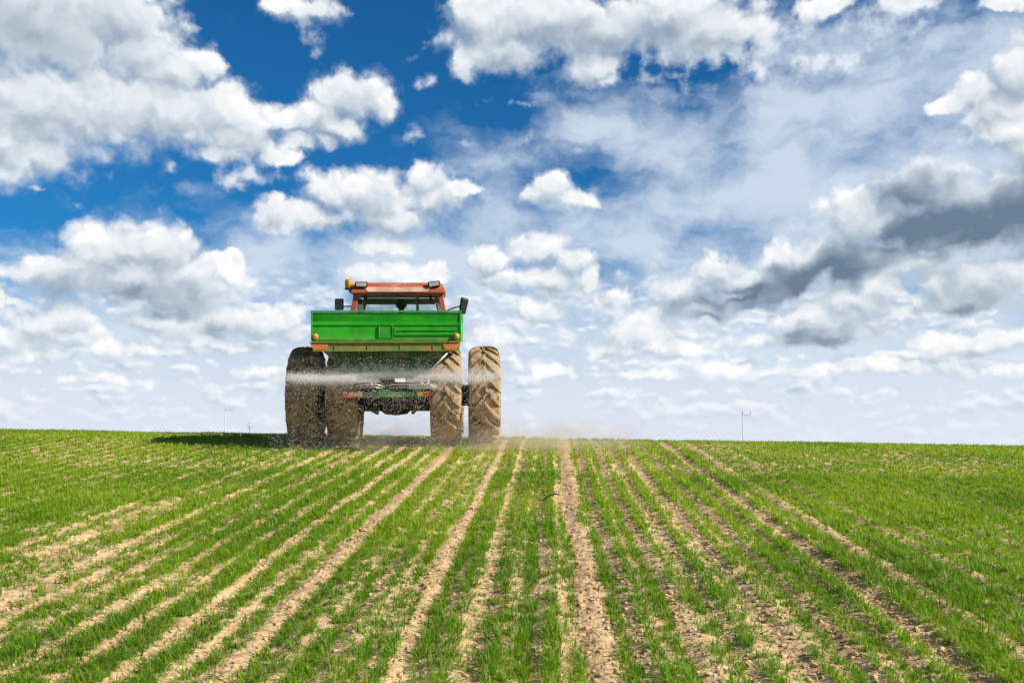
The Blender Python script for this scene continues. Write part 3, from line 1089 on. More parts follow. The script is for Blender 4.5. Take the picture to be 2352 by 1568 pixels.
# fenders
for s in (-1, 1):
    bm = bmesh.new()
    prev = None
    for k in range(8):
        a = R(62 + k * 12)
        y, z = -math.cos(a) * 1.06, RW + math.sin(a) * 1.06
        z = min(z, 1.98)
        cur = [bm.verts.new((s * 0.58, y, z)), bm.verts.new((s * 1.22, y, z)), bm.verts.new((s * 1.22, y, z + 0.02)), bm.verts.new((s * 0.58, y, z + 0.02))]
        if prev:
            for m_ in range(4):
                bm.faces.new((prev[m_], prev[(m_ + 1) % 4], cur[(m_ + 1) % 4], cur[m_]))
        else:
            bm.faces.new(cur)
        prev = cur
    bm.faces.new(prev)
    hexa(bm, [(s * 0.56, -0.55, 1.10), (s * 0.585, -0.55, 1.10), (s * 0.585, 0.95, 1.10), (s * 0.56, 0.95, 1.10),
              (s * 0.56, -0.35, 1.96), (s * 0.585, -0.35, 1.96), (s * 0.585, 0.75, 1.96), (s * 0.56, 0.75, 1.96)])
    obj('fender', bm, M_GRIME, tractor, bevel=0.006)
# bonnet, grille end and exhaust
bm = bmesh.new()
hexa(bm, [(-0.34, 1.9, 1.28), (0.34, 1.9, 1.28), (0.30, 3.7, 1.22), (-0.30, 3.7, 1.22), (-0.36, 1.9, 1.98), (0.36, 1.9, 1.98), (0.30, 3.7, 1.80), (-0.30, 3.7, 1.80)])
obj('bonnet', bm, M_RED, tractor, bevel=0.05, seg=3)
bm = bmesh.new()
box(bm, -0.27, 0.27, 3.70, 3.73, 1.26, 1.76)
for k in range(7):
    box(bm, -0.25, 0.25, 3.73, 3.745, 1.30 + k * 0.06, 1.33 + k * 0.06)
obj('grille', bm, M_BLACK, tractor, bevel=0.006)
bm = bmesh.new()
tube(bm, [(0.33, 2.75, 1.7), (0.33, 2.75, 2.15)], 0.062, 16)
tube(bm, [(0.33, 2.75, 2.15), (0.33, 2.75, 3.02), (0.33, 2.70, 3.10)], 0.032, 14)
obj('exhaust', bm, M_GRIME, tractor, smooth=True)

# cab: floor box, pillars, roof, glass
bm = bmesh.new()
hexa(bm, [(-0.62, 0.95, 1.20), (0.62, 0.95, 1.20), (0.60, 1.95, 1.20), (-0.60, 1.95, 1.20), (-0.86, 0.95, 2.02), (0.86, 0.95, 2.02), (0.80, 1.95, 2.02), (-0.80, 1.95, 2.02)])
obj('cab_base', bm, M_RED, tractor, bevel=0.03)


def pillar(x0, y0, z0, x1, y1, z1, wx, wy):
    bm = bmesh.new()
    n = 5
    prev = None
    sgn = 1 if x0 > 0 else -1
    for k in range(n + 1):
        t = k / n
        bow = sgn * 0.055 * math.sin(math.pi * min(1, t * 1.15))
        x, y, z = x0 + (x1 - x0) * t + bow, y0 + (y1 - y0) * t, z0 + (z1 - z0) * t
        cur = [bm.verts.new(c) for c in ((x - wx, y - wy, z), (x + wx, y - wy, z), (x + wx, y + wy, z), (x - wx, y + wy, z))]
        if prev:
            for m_ in range(4):
                bm.faces.new((prev[m_], prev[(m_ + 1) % 4], cur[(m_ + 1) % 4], cur[m_]))
        else:
            bm.faces.new(cur)
        prev = cur
    bm.faces.new(prev)
    return obj('cab_pillar', bm, M_RED, tractor, bevel=0.02, seg=3)


for s in (-1, 1):
    pillar(s * 0.92, 1.00, 2.0, s * 0.86, 1.02, 2.98, 0.055, 0.06)
    pillar(s * 0.80, 1.98, 1.98, s * 0.76, 2.02, 2.98, 0.035, 0.05)
# roof: chamfered shell with a sun-bleached strip down the slope facing back
bm = bmesh.new()
rz = [(2.955, 0.94, 0.88, 2.28), (3.01, 0.965, 0.86, 2.32), (3.10, 0.94, 0.92, 2.27), (3.185, 0.90, 1.04, 2.15), (3.215, 0.80, 1.20, 2.0)]
prev = None
for z, hx, ya, yb in rz:
    cur = [bm.verts.new(c) for c in ((-hx, ya, z), (hx, ya, z), (hx, yb, z), (-hx, yb, z))]
    if prev:
        for m_ in range(4):
            bm.faces.new((prev[m_], prev[(m_ + 1) % 4], cur[(m_ + 1) % 4], cur[m_]))
    else:
        bm.faces.new(cur)
    prev = cur
bm.faces.new(prev)
roof = obj('cab_roof', bm, M_RED, tractor, bevel=0.022, seg=3)
bm = bmesh.new()
hexa(bm, [(-0.62, 0.852, 3.005), (0.56, 0.852, 3.005), (0.56, 0.872, 3.005), (-0.62, 0.872, 3.005),
          (-0.70, 0.905, 3.108), (0.70, 0.905, 3.108), (0.70, 0.930, 3.108), (-0.70, 0.930, 3.108)])
obj('roof_strip', bm, M_PALE, roof, bevel=0.008)
# inside trim: header over the windscreen and two brackets under the rear edge
bm = bmesh.new()
box(bm, -0.74, 0.74, 1.9, 1.96, 2.80, 2.93)
box(bm, -0.80, 0.80, 1.02, 1.05, 2.89, 2.93)
obj('header_trim', bm, M_HEAD, tractor, bevel=0.012)
for s in (-1, 1):
    bm = bmesh.new()
    box(bm, s * 0.66 - 0.028, s * 0.66 + 0.028, 0.955, 0.995, 2.80, 2.94)
    obj('window_bracket', bm, M_BLACK, tractor, bevel=0.008)
# glass
bm = bmesh.new()
box(bm, -0.84, 0.84, 1.005, 1.011, 2.02, 2.88)
obj('rear_window', bm, M_GLASS, tractor)
bm = bmesh.new()
box(bm, -0.74, 0.74, 1.975, 1.981, 2.02, 2.90)
obj('windscreen', bm, M_GLASS, tractor)
for s in (-1, 1):
    bm = bmesh.new()
    hexa(bm, [(s * 0.86, 1.08, 2.02), (s * 0.866, 1.08, 2.02), (s * 0.806, 1.92, 2.02), (s * 0.80, 1.92, 2.02),
              (s * 0.84, 1.08, 2.90), (s * 0.846, 1.08, 2.90), (s * 0.786, 1.92, 2.90), (s * 0.78, 1.92, 2.90)])
    obj('side_window', bm, M_GLASS, tractor)
# seat and wheel
bm = bmesh.new()
box(bm, -0.24, 0.24, 1.20, 1.68, 2.03, 2.16)
hexa(bm, [(-0.23, 1.14, 2.08), (0.23, 1.14, 2.08), (0.23, 1.24, 2.08), (-0.23, 1.24, 2.08), (-0.19, 1.07, 2.46), (0.19, 1.07, 2.46), (0.19, 1.15, 2.46), (-0.19, 1.15, 2.46)])
obj('seat', bm, M_BLACK, tractor, bevel=0.03, seg=3)
bm = bmesh.new()
n = 28
cw = Matrix.Translation((0.06, 1.78, 2.32)) @ Matrix.Rotation(R(-28), 4, 'X')
ring = [cw @ Vector((0.19 * math.cos(2 * math.pi * k / n), 0.19 * math.sin(2 * math.pi * k / n), 0)) for k in range(n + 1)]
tube(bm, ring, 0.014, 8)
for k in range(3):
    a = 2 * math.pi * k / 3
    tube(bm, [cw @ Vector((0, 0, 0)), cw @ Vector((0.19 * math.cos(a), 0.19 * math.sin(a), 0))], 0.010, 6)
tube(bm, [cw @ Vector((0, 0, 0)), (0.06, 1.90, 2.0)], 0.025, 10)
obj('steering_wheel', bm, M_BLACK, tractor, smooth=True)

# beacon on its bracket at the roof corner
bm = bmesh.new()
lathe(bm, [(0.070, 3.085), (0.082, 3.10), (0.082, 3.235), (0.070, 3.262), (0.03, 3.272)], 'Z', 24, (-1.005, 0.98, 0))
beacon = obj('beacon', bm, M_AMBER, tractor, smooth=True)
bm = bmesh.new()
lathe(bm, [(0.088, 3.055), (0.088, 3.085), (0.07, 3.09)], 'Z', 24, (-1.005, 0.98, 0))
tube(bm, [(-1.005, 0.98, 3.06), (-0.96, 0.99, 3.00), (-0.90, 1.0, 2.98)], 0.022, 8)
obj('beacon_base', bm, M_BLACK, beacon, smooth=False)
# work lamps on the roof edge
for s, tilt in ((-1, 0), (1, -8)):
    x, z = (-0.745, 3.155) if s < 0 else (0.73, 3.165)
    rot = Matrix.Translation((x, 0.885, z)) @ Matrix.Rotation(R(tilt), 4, 'Y')
    bm = bmesh.new()
    box(bm, -0.125, 0.125, -0.03, 0.09, -0.058, 0.058)
    bm.transform(rot)
    lamp = obj('work_lamp', bm, M_BLACK, tractor, bevel=0.018, seg=3)
    bm = bmesh.new()
    box(bm, -0.10, 0.10, -0.038, -0.0305, -0.038, 0.038)
    bm.transform(rot)
    obj('lens', bm, M_CLEAR, lamp, bevel=0.006)
# mirrors on stalks
mir = bpy.data.objects.new('mirror', None)
mir.empty_display_size = 0.1
link(mir, tractor)
mir['label'] = 'small upright black mirror on a straight stalk'
bm = bmesh.new()
box(bm, -1.335, -1.150, 1.30, 1.37, 2.655, 2.895)
obj('mirror_housing', bm, M_BLACK, mir, bevel=0.028, seg=3)
bm = bmesh.new()
tube(bm, [(-1.16, 1.36, 2.735), (-0.94, 1.30, 2.735)], 0.014, 8)
obj('mirror_arm', bm, M_BLACK, mir, smooth=True)
bm = bmesh.new()
box(bm, -1.318, -1.168, 1.288, 1.297, 2.672, 2.878)
obj('mirror_glass', bm, M_HEAD, mir, bevel=0.004)
mir = bpy.data.objects.new('mirror', None)
mir.empty_display_size = 0.1
link(mir, tractor)
mir['label'] = 'large tilted dark mirror on a bent stalk'
rot = Matrix.Translation((1.335, 1.34, 2.745)) @ Matrix.Rotation(R(14), 4, 'Y') @ Matrix.Rotation(R(20), 4, 'Z')
bm = bmesh.new()
hexa(bm, [(-0.055, -0.03, -0.175), (0.085, -0.03, -0.175), (0.085, 0.05, -0.175), (-0.055, 0.05, -0.175),
          (-0.10, -0.03, 0.165), (0.085, -0.03, 0.165), (0.085, 0.05, 0.165), (-0.10, 0.05, 0.165)])
bm.transform(rot)
obj('mirror_housing', bm, M_BLACK, mir, bevel=0.035, seg=3)
bm = bmesh.new()
tube(bm, [(0.95, 1.25, 2.60), (1.02, 1.27, 2.655), (1.14, 1.31, 2.70), (1.29, 1.36, 2.74)], 0.016, 8)
tube(bm, [(0.97, 1.25, 2.52), (0.97, 1.25, 2.62)], 0.03, 8)
obj('mirror_arm', bm, M_BLACK, mir, smooth=True)

# ------------------------------------------------------------------ the driver, a dark figure on the seat
def skin_build(N, out):
    p = pos(N)
    z = N.sep(p)[2]
    head = N.step(z, 2.60, 2.615)
    n = N.noise(p, 14, 4, 0.6)
    cloth = N.mix(n, (0.035, 0.045, 0.075, 1), (0.06, 0.075, 0.11, 1))
    skin = N.mix(n, (0.28, 0.155, 0.10, 1), (0.36, 0.21, 0.145, 1))
    principled(N, out, N.mix(head, cloth, skin), 0.8)


M_PERSON = material('work_clothes_and_skin', skin_build)
M_HAIR = material('dark_hair', dusty((0.018, 0.014, 0.012), (0.05, 0.04, 0.03), 0.3, 0.7, 20.0))
driver = empty('person', TRACTOR @ Matrix.Translation((0.04, 1.36, 2.105)))
tag(driver, 'driver with dark hair seated in the red cab, facing away', 'person')
sk = [  # joint, parent, position (tractor axes), radius
    ('pelvis', None, (0.06, 1.36, 2.16), 0.15), ('waist', 'pelvis', (0.06, 1.33, 2.28), 0.13), ('chest', 'waist', (0.06, 1.31, 2.43), 0.155),
    ('neck', 'chest', (0.06, 1.33, 2.565), 0.058), ('skull', 'neck', (0.06, 1.345, 2.64), 0.062), ('head', 'skull', (0.06, 1.35, 2.735), 0.092), ('crown', 'head', (0.06, 1.345, 2.80), 0.078),
    ('nose', 'head', (0.06, 1.445, 2.705), 0.014), ('chin', 'skull', (0.06, 1.425, 2.648), 0.034),
    ('ear_l', 'head', (-0.036, 1.345, 2.715), 0.016), ('ear_r', 'head', (0.156, 1.345, 2.715), 0.016),
]
for s, q in ((-1, 'l'), (1, 'r')):
    sk += [('sh' + q, 'chest', (0.06 + s * 0.19, 1.32, 2.47), 0.066), ('el' + q, 'sh' + q, (0.06 + s * 0.25, 1.46, 2.26), 0.048),
           ('wr' + q, 'el' + q, (0.06 + s * 0.17, 1.68, 2.32), 0.032), ('pa' + q, 'wr' + q, (0.06 + s * 0.165, 1.735, 2.34), 0.034),
           ('hip' + q, 'pelvis', (0.06 + s * 0.10, 1.42, 2.13), 0.10), ('kn' + q, 'hip' + q, (0.06 + s * 0.15, 1.78, 2.14), 0.072),
           ('an' + q, 'kn' + q, (0.06 + s * 0.14, 1.84, 1.78), 0.046), ('to' + q, 'an' + q, (0.06 + s * 0.14, 1.93, 1.74), 0.04)]
    for f in range(4):
        dx = (f - 1.5) * 0.018
        sk += [('f%d%s' % (f, q), 'pa' + q, (0.06 + s * 0.165 + dx, 1.775, 2.352), 0.0095), ('g%d%s' % (f, q), 'f%d%s' % (f, q), (0.06 + s * 0.165 + dx, 1.795, 2.328), 0.0085)]
    sk += [('th' + q, 'pa' + q, (0.06 + s * 0.130, 1.765, 2.335), 0.010)]
names = [q[0] for q in sk]
me = bpy.data.meshes.new('body')
off = Vector((0.06, 1.36, 2.10))
me.from_pydata([Vector(q[2]) - off for q in sk], [(names.index(q[1]), i) for i, q in enumerate(sk) if q[1]], [])
body = link(bpy.data.objects.new('body', me), driver)
md = body.modifiers.new('skin', 'SKIN')
md.use_smooth_shade = True
for i, q in enumerate(sk):
    me.skin_vertices[0].data[i].radius = (q[3], q[3])
me.skin_vertices[0].data[0].use_root = True
md2 = body.modifiers.new('subsurf', 'SUBSURF')
md2.levels = 2
md2.render_levels = 2
bpy.context.view_layer.update()
dg = bpy.context.evaluated_depsgraph_get()
nm = bpy.data.meshes.new_from_object(body.evaluated_get(dg))
body.modifiers.clear()
body.data = nm
nm.transform(Matrix.Translation(off))          # back to tractor axes so the material can tell collar from head
body.location = -off
nm.materials.clear()
nm.materials.append(M_PERSON)
for p_ in nm.polygons:
    p_.use_smooth = True
bm = bmesh.new()
bmesh.ops.create_uvsphere(bm, u_segments=24, v_segments=16, radius=1.0)
rh = random.Random(3)
for v in bm.verts:
    w_ = 1.0 + rh.uniform(-0.025, 0.025)
    v.co = Vector((v.co.x * 0.116 * w_, v.co.y * 0.125 * w_, v.co.z * 0.115 * w_))
    if v.co.y > 0.045 and v.co.z < 0.045:
        v.co.y = 0.045
    if v.co.z < -0.06:
        v.co.x *= 0.8
bm.transform(Matrix.Translation((0.0, -0.022, 0.665)))
obj('hair', bm, M_HAIR, driver, smooth=True)
# ------------------------------------------------------------------ mounted fertiliser spreader on the tractor's hitch
SO = Vector((0.0, -1.30, 0.90))
spreader = empty('fertilizer_spreader', TRACTOR @ Matrix.Translation(SO))
tag(spreader, 'green box fertilizer spreader with rusty lower beam, hung behind the red tractor', 'spreader', 'farm machinery')
CX = -0.075


def sp(name, bm, mat, parent=None, **k):
    bm.transform(Matrix.Translation(-SO))
    return obj(name, bm, mat, parent or spreader, **k)


YB = -1.66                                            # plane of the hopper's back wall
bm = bmesh.new()
H = 1.330
hexa(bm, [(CX - H, YB, 1.985), (CX + H, YB, 1.985), (CX + H + .05, -0.32, 1.985), (CX - H - .05, -0.32, 1.985),
          (CX - H, YB, 2.50), (CX + H, YB, 2.50), (CX + H + .05, -0.32, 2.50), (CX - H - .05, -0.32, 2.50)])
top = [f for f in bm.faces if all(v.co.z > 2.4 for v in f.verts)]
r_ = bmesh.ops.inset_region(bm, faces=top, thickness=0.035, depth=0)
bmesh.ops.translate(bm, verts=list({v for f in top for v in f.verts}), vec=(0, 0, -0.18))
hopper = sp('hopper', bm, M_GREEN, bevel=0.012)
# pressed rims and ridges
bm = bmesh.new()
box(bm, CX - H - 0.008, CX + H + 0.008, YB - 0.022, YB + 0.02, 2.494, 2.524)
box(bm, CX - H + 0.03, CX + H - 0.03, YB - 0.020, YB - 0.001, 2.262, 2.284)
box(bm, CX - H + 0.002, CX + H - 0.002, YB - 0.018, YB - 0.001, 1.990, 2.020)
box(bm, CX - H, CX - H + 0.028, YB - 0.016, YB - 0.001, 2.021, 2.493)
box(bm, CX + H - 0.028, CX + H, YB - 0.016, YB - 0.001, 2.021, 2.493)
sp('hopper_rim', bm, M_GREEN_EDGE, hopper, bevel=0.005)
bm = bmesh.new()
x0, x1 = CX - 0.125, CX + 0.11
box(bm, x0, x1, YB - 0.014, YB - 0.001, 2.045, 2.235)
for q in ((x0 - 0.012, x0 + 0.008, 2.03, 2.25), (x1 - 0.008, x1 + 0.012, 2.03, 2.25)):
    box(bm, q[0], q[1], YB - 0.03, YB - 0.002, q[2], q[3])
box(bm, x0 + 0.009, x1 - 0.009, YB - 0.028, YB - 0.015, 2.032, 2.052)
sp('hatch', bm, M_GREEN_EDGE, hopper, bevel=0.004)
bm = bmesh.new()
box(bm, CX + 0.16, CX + 1.20, YB - 0.03, YB - 0.001, 2.085, 2.115)
box(bm, CX + 0.14, CX + 0.165, YB - 0.031, YB - 0.002, 2.087, 2.21)
box(bm, CX + 0.16, CX + 1.24, YB - 0.021, YB - 0.001, 2.165, 2.178)
sp('cover_rail', bm, M_GREEN_EDGE, hopper, bevel=0.006)
for x in (CX - H + 0.078, CX + H - 0.080):
    bm = bmesh.new()
    lathe(bm, [(0.056, 0.0), (0.056, -0.02), (0.046, -0.045), (0.02, -0.055)], 'Y', 24, (x, YB - 0.019, 2.065))
    sp('reflector_lamp', bm, M_AMBER, hopper, smooth=True)
# rusty channel beam under the box
bm = bmesh.new()
hexa(bm, [(CX - H + .03, YB - 0.02, 1.800), (CX + H - .04, YB - 0.02, 1.800), (CX + H - .04, -0.45, 1.800), (CX - H + .03, -0.45, 1.800),
          (CX - H - 0.0, YB - 0.02, 1.982), (CX + H - 0.0, YB - 0.02, 1.982), (CX + H, -0.45, 1.982), (CX - H, -0.45, 1.982)])
beam = sp('beam', bm, M_RUST, bevel=0.012)
bm = bmesh.new()
box(bm, CX - H - 0.02, CX + H - 0.03, YB - 0.055, YB - 0.021, 1.952, 1.976)
box(bm, CX - H + 0.04, CX + H - 0.05, YB - 0.045, YB - 0.021, 1.800, 1.818)
for k in range(4):
    x = CX - 0.92 + k * 0.58
    box(bm, x, x + 0.014, YB - 0.032, YB - 0.021, 1.822, 1.948)
sp('beam_flange', bm, M_RUST, beam, bevel=0.004)
M_ORANGE = material('rusty_orange_plate', dusty((0.62, 0.20, 0.035), (0.50, 0.33, 0.15), 0.5, 0.7, 8.0))
for x, w_ in ((CX - H + 0.16, 0.17), (CX + H - 0.18, 0.16)):
    bm = bmesh.new()
    hexa(bm, [(x - w_ * .7, YB - 0.036, 1.822), (x + w_ * .5, YB - 0.036, 1.822), (x + w_ * .5, YB - 0.0215, 1.822), (x - w_ * .7, YB - 0.0215, 1.822),
              (x - w_, YB - 0.036, 1.945), (x + w_, YB - 0.036, 1.945), (x + w_, YB - 0.0215, 1.945), (x - w_, YB - 0.0215, 1.945)])
    sp('end_plate', bm, M_ORANGE, beam, bevel=0.006)
material('orange_lens', lambda N, out: principled(N, out, N.mix(N.noise(pos(N), 20, 4, 0.6), (0.55, 0.17, 0.03, 1), (0.45, 0.30, 0.15, 1)), 0.4))
# funnel below, dusty dull green
bm = bmesh.new()
hexa(bm, [(CX - 0.62, -1.50, 1.34), (CX + 0.62, -1.50, 1.34), (CX + 0.62, -1.05, 1.34), (CX - 0.62, -1.05, 1.34),
          (CX - 1.13, -1.62, 1.80), (CX + 1.13, -1.62, 1.80), (CX + 1.13, -1.00, 1.80), (CX - 1.13, -1.00, 1.80)])
fun = sp('funnel', bm, M_GREEN_DULL, bevel=0.015)
bm = bmesh.new()
for s in (-1, 1):
    hexa(bm, [(CX + s * 0.30, -1.512, 1.36), (CX + s * 0.33, -1.512, 1.36), (CX + s * 0.33, -1.49, 1.36), (CX + s * 0.30, -1.49, 1.36),
              (CX + s * 0.50, -1.637, 1.79), (CX + s * 0.53, -1.637, 1.79), (CX + s * 0.53, -1.61, 1.79), (CX + s * 0.50, -1.61, 1.79)])
hexa(bm, [(CX - 0.20, -1.515, 1.38), (CX + 0.20, -1.515, 1.38), (CX + 0.20, -1.49, 1.38), (CX - 0.20, -1.49, 1.38),
          (CX - 0.42, -1.600, 1.66), (CX + 0.42, -1.600, 1.66), (CX + 0.42, -1.575, 1.66), (CX - 0.42, -1.575, 1.66)])
sp('funnel_rib', bm, M_GREEN_DULL, fun, bevel=0.004)
# frame
bm = bmesh.new()
for s in (-1, 1):
    box(bm, CX + s * 0.56 - 0.035, CX + s * 0.56 + 0.035, -1.12, -1.04, 0.90, 1.80)
    box(bm, CX + s * 0.56 - 0.034, CX + s * 0.56 + 0.034, -1.70, -1.121, 1.03, 1.10)
box(bm, CX - 0.6, CX + 0.6, -1.039, -0.97, 0.94, 1.06)
sp('frame', bm, M_GREEN_DULL, bevel=0.008)
for s in (1,):
    bm = bmesh.new()
    tube(bm, [(CX + s * 1.08, -1.70, 1.76), (CX + s * 0.66, -1.72, 1.34)], 0.014, 8)
    sp('strut', bm, M_STEEL, smooth=True)
# two spinning discs with vanes, gearboxes and guards
for s in (-1, 1):
    c = (CX + s * 0.40, -1.48)
    bm = bmesh.new()
    lathe(bm, [(0.29, 1.245), (0.30, 1.250), (0.29, 1.258), (0.09, 1.266), (0.05, 1.30)], 'Z', 36, (c[0], c[1], 0))
    dsc = sp('spinner_disc', bm, M_STEEL, smooth=False)
    for k in range(2):
        a = R(35 + 180 * k) * s
        d = Vector((math.cos(a), math.sin(a), 0))
        n_ = Vector((-d.y, d.x, 0))
        bm = bmesh.new()
        b0 = Vector((c[0], c[1], 1.262)) + d * 0.09
        b1 = Vector((c[0], c[1], 1.258)) + d * 0.31
        hexa(bm, [b0 - n_ * .006, b1 - n_ * .006, b1 + n_ * .006, b0 + n_ * .006] + [q + Vector((0, 0, 0.055)) for q in (b0 - n_ * .006, b1 - n_ * .006, b1 + n_ * .006, b0 + n_ * .006)])
        sp('vane', bm, M_STEEL, dsc)
    bm = bmesh.new()
    lathe(bm, [(0.06, 1.12), (0.11, 1.14), (0.11, 1.20), (0.06, 1.24)], 'Z', 20, (c[0], c[1], 0))
    sp('disc_gearbox', bm, M_GRIME, smooth=True)
    bm = bmesh.new()
    xa, xb = (CX - 0.52, CX - 0.02) if s < 0 else (CX + 0.02, CX + 0.98)
    tube(bm, [(xa, -1.80, 1.195), (xa + 0.18, -1.84, 1.215), (xb - 0.14, -1.84, 1.215), (xb, -1.78, 1.17 if s < 0 else 1.135)], 0.011, 8)
    tube(bm, [(xa + 0.02, -1.80, 1.155), (xb - 0.2, -1.83, 1.175), (xb - 0.04, -1.79, 1.14)], 0.009, 8)
    sp('disc_guard', bm, M_STEEL, smooth=True)
bm = bmesh.new()
box(bm, CX + 0.40, CX + 0.78, -1.79, -1.775, 1.13, 1.205)
hexa(bm, [(CX + 0.78, -1.79, 1.13), (CX + 1.0, -1.70, 1.10), (CX + 1.0, -1.685, 1.10), (CX + 0.78, -1.775, 1.13), (CX + 0.78, -1.79, 1.205), (CX + 1.0, -1.70, 1.135), (CX + 1.0, -1.685, 1.135), (CX + 0.78, -1.775, 1.205)])
sp('deflector', bm, M_STEEL, bevel=0.003)
# tail bar with its lamps
bm = bmesh.new()
box(bm, CX - 0.765, CX + 0.765, -1.78, -1.72, 0.985, 1.085)
bar = sp('tail_bar', bm, M_GREEN_DULL, bevel=0.008)
bm = bmesh.new()
box(bm, CX - 0.14, CX + 0.42, -1.80, -1.781, 0.992, 1.080)
hexa(bm, [(CX - 0.14, -1.80, 1.081), (CX + 0.10, -1.80, 1.081), (CX + 0.10, -1.77, 1.081), (CX - 0.14, -1.77, 1.081), (CX - 0.06, -1.80, 1.125), (CX + 0.04, -1.80, 1.125), (CX + 0.04, -1.77, 1.125), (CX - 0.06, -1.77, 1.125)])
box(bm, CX - 0.105, CX - 0.03, -1.809, -1.801, 1.005, 1.068)
sp('number_plate_holder', bm, material('dusty_green_plate', dusty((0.03, 0.20, 0.03), (0.32, 0.40, 0.26), 0.6, 0.7, 7.0)), bar, bevel=0.006)
for s in (-1, 1):
    bm = bmesh.new()
    xx = sorted((CX + s * 0.775, CX + s * 0.66))
    box(bm, xx[0], xx[1], -1.805, -1.781, 0.985, 1.085)
    sp('tail_lamp', bm, M_REDLENS, bar, bevel=0.012, seg=3)
    bm = bmesh.new()
    xx = sorted((CX + s * 0.658, CX + s * (0.55 if s > 0 else 0.42)))
    box(bm, xx[0], xx[1], -1.802, -1.781, 0.995, 1.078)
    sp('indicator_lamp', bm, M_YELLOW if s > 0 else bpy.data.materials['orange_lens'], bar, bevel=0.01, seg=3)
# fertiliser heaped in the box, below the rim
# ------------------------------------------------------------------ flying fertiliser
def granule_mat(N, out):
    principled(N, out, (0.82, 0.80, 0.78), 0.6, spec=0.3)


M_GRAN = material('white_granules', granule_mat)
OCT = np.array([(1, 0, 0), (-1, 0, 0), (0, 1, 0), (0, -1, 0), (0, 0, 1), (0, 0, -1)], float)
OCF = np.array([(0, 2, 4), (2, 1, 4), (1, 3, 4), (3, 0, 4), (2, 0, 5), (1, 2, 5), (3, 1, 5), (0, 3, 5)])


def fan(n, spread, rmax, zsig, drop, size, rear):
    side = np.where(rng.random(n) < 0.55, -1.0, 1.0)
    if rear:
        ang = -math.pi / 2 + rng.normal(0, spread, n)
    else:
        ang = np.where(side < 0, math.pi, 0.0) + side * -1 * 0 + np.abs(rng.normal(0, spread, n)) * np.where(side < 0, 1, -1)
    r = 0.28 + rmax * rng.random(n) ** 1.4
    x = CX + side * 0.40 * (0.6 + 0.4 * rng.random(n)) + r * np.cos(ang)
    y = -1.50 + r * np.sin(ang) - 0.10
    z = 1.32 + 0.01 * r - drop * r * r + rng.normal(0, zsig, n) * (0.5 + 0.35 * r)
    s = size * rng.uniform(0.6, 1.4, n)
    keep = (z > 0.05) & (x > -1.80 - 0.12 * rng.random(n)) & (x < 2.1) & (vnoise(x * 2.6, z * 7 + y, 61) > 0.62 * rng.random(n))
    return np.stack([x, y, z], -1)[keep], s[keep]


sets = [fan(30000, 0.28, 1.60, 0.052, 0.0, 0.0037, False), fan(5000, 0.5, 2.4, 0.09, 0.012, 0.0034, False),
        fan(4200, 0.75, 1.8, 0.22, 0.10, 0.0040, True)]
n_ = 8000                                             # stray grains falling about the wheels
st = np.stack([rng.uniform(-2.1, 1.9, n_), rng.uniform(-2.2, -1.0, n_), 0.06 + 1.65 * rng.random(n_) ** 1.2], -1)
sets.append((st, 0.0044 * rng.uniform(0.5, 1.5, n_)))
Pp = np.concatenate([a for a, _ in sets])
Ss = np.concatenate([b for _, b in sets])
V = (Pp[:, None, :] + OCT[None] * Ss[:, None, None]).reshape(-1, 3)
Mt = np.array(TRACTOR)
V = V @ Mt[:3, :3].T + Mt[:3, 3]
F = (OCF[None] + (np.arange(len(Pp)) * 6)[:, None, None]).reshape(-1)
gr = mesh_np('fertilizer_granules', V, F, np.full(len(F) // 3, 3), M_GRAN)
tag(gr, 'white fertilizer granules flying out sideways behind the spreader', 'fertilizer', kind='stuff')


# ------------------------------------------------------------------ dust: real thin volumes
def dust_volume(name, matrix, size, density, color, label, zfall, xfall, scale, aniso=0.3):
    """A closed box of dust, dense at its heart and fading out before its faces."""
    bm = bmesh.new()
    box(bm, -size[0], size[0], -size[1], size[1], 0, size[2])

    def build(N, out):
        p = pos(N)
        x, y, z = N.sep(p)
        n = N.noise(N.v('MULTIPLY', p, scale), 1.0, 3, 0.55)
        fx = N.step(N.m('ABSOLUTE', x), size[0], size[0] * xfall)
        fy = N.step(N.m('ABSOLUTE', y), size[1], size[1] * 0.35)
        fz = zfall(N, z)
        d = N.m('MULTIPLY', N.m('MULTIPLY', fx, fy), N.m('MULTIPLY', fz, N.step(n, 0.34, 0.70)))
        v = N.new('ShaderNodeVolumePrincipled')
        v.inputs['Color'].default_value = (*color, 1)
        v.inputs['Anisotropy'].default_value = aniso
        N.l.new(N.m('MULTIPLY', d, density), v.inputs['Density'])
        N.l.new(v.outputs[0], out.inputs['Volume'])
    o = obj(name, bm, material(name + '_air', build))
    o.matrix_world = matrix
    return tag(o, label, 'dust', kind='stuff')


dust_volume('wheel_dust', TRACTOR @ Matrix.Translation((1.5, -0.7, -0.02)), (3.9, 1.5, 0.62), 0.85, (0.93, 0.83, 0.70),
            'thin tan dust hanging low around the rear tyres', lambda N, z: N.step(z, 0.70, 0.0), 0.35, (1.1, 1.1, 2.2))
dust_volume('fertilizer_dust', TRACTOR @ Matrix.Translation((0.15, -1.72, 1.02)), (1.95, 0.42, 0.72), 2.6, (0.98, 0.97, 0.98),
            'pale streak of fertilizer dust blown out level with the discs', lambda N, z: N.m('MULTIPLY', N.step(z, 0.10, 0.31), N.step(z, 0.54, 0.33)), 0.55, (0.9, 2.0, 6.0))

# ------------------------------------------------------------------ utility poles in the valley beyond the brow
def pole_mat(N, out):
    n = N.noise(N.v('MULTIPLY', pos(N), (6, 6, 0.6)), 4, 4, 0.6)
    principled(N, out, N.mix(n, (0.52, 0.53, 0.56, 1), (0.64, 0.65, 0.68, 1)), 0.85)  # pale grey puts the haze over the distant poles into their colour


M_POLE = material('hazed_pole', pole_mat)


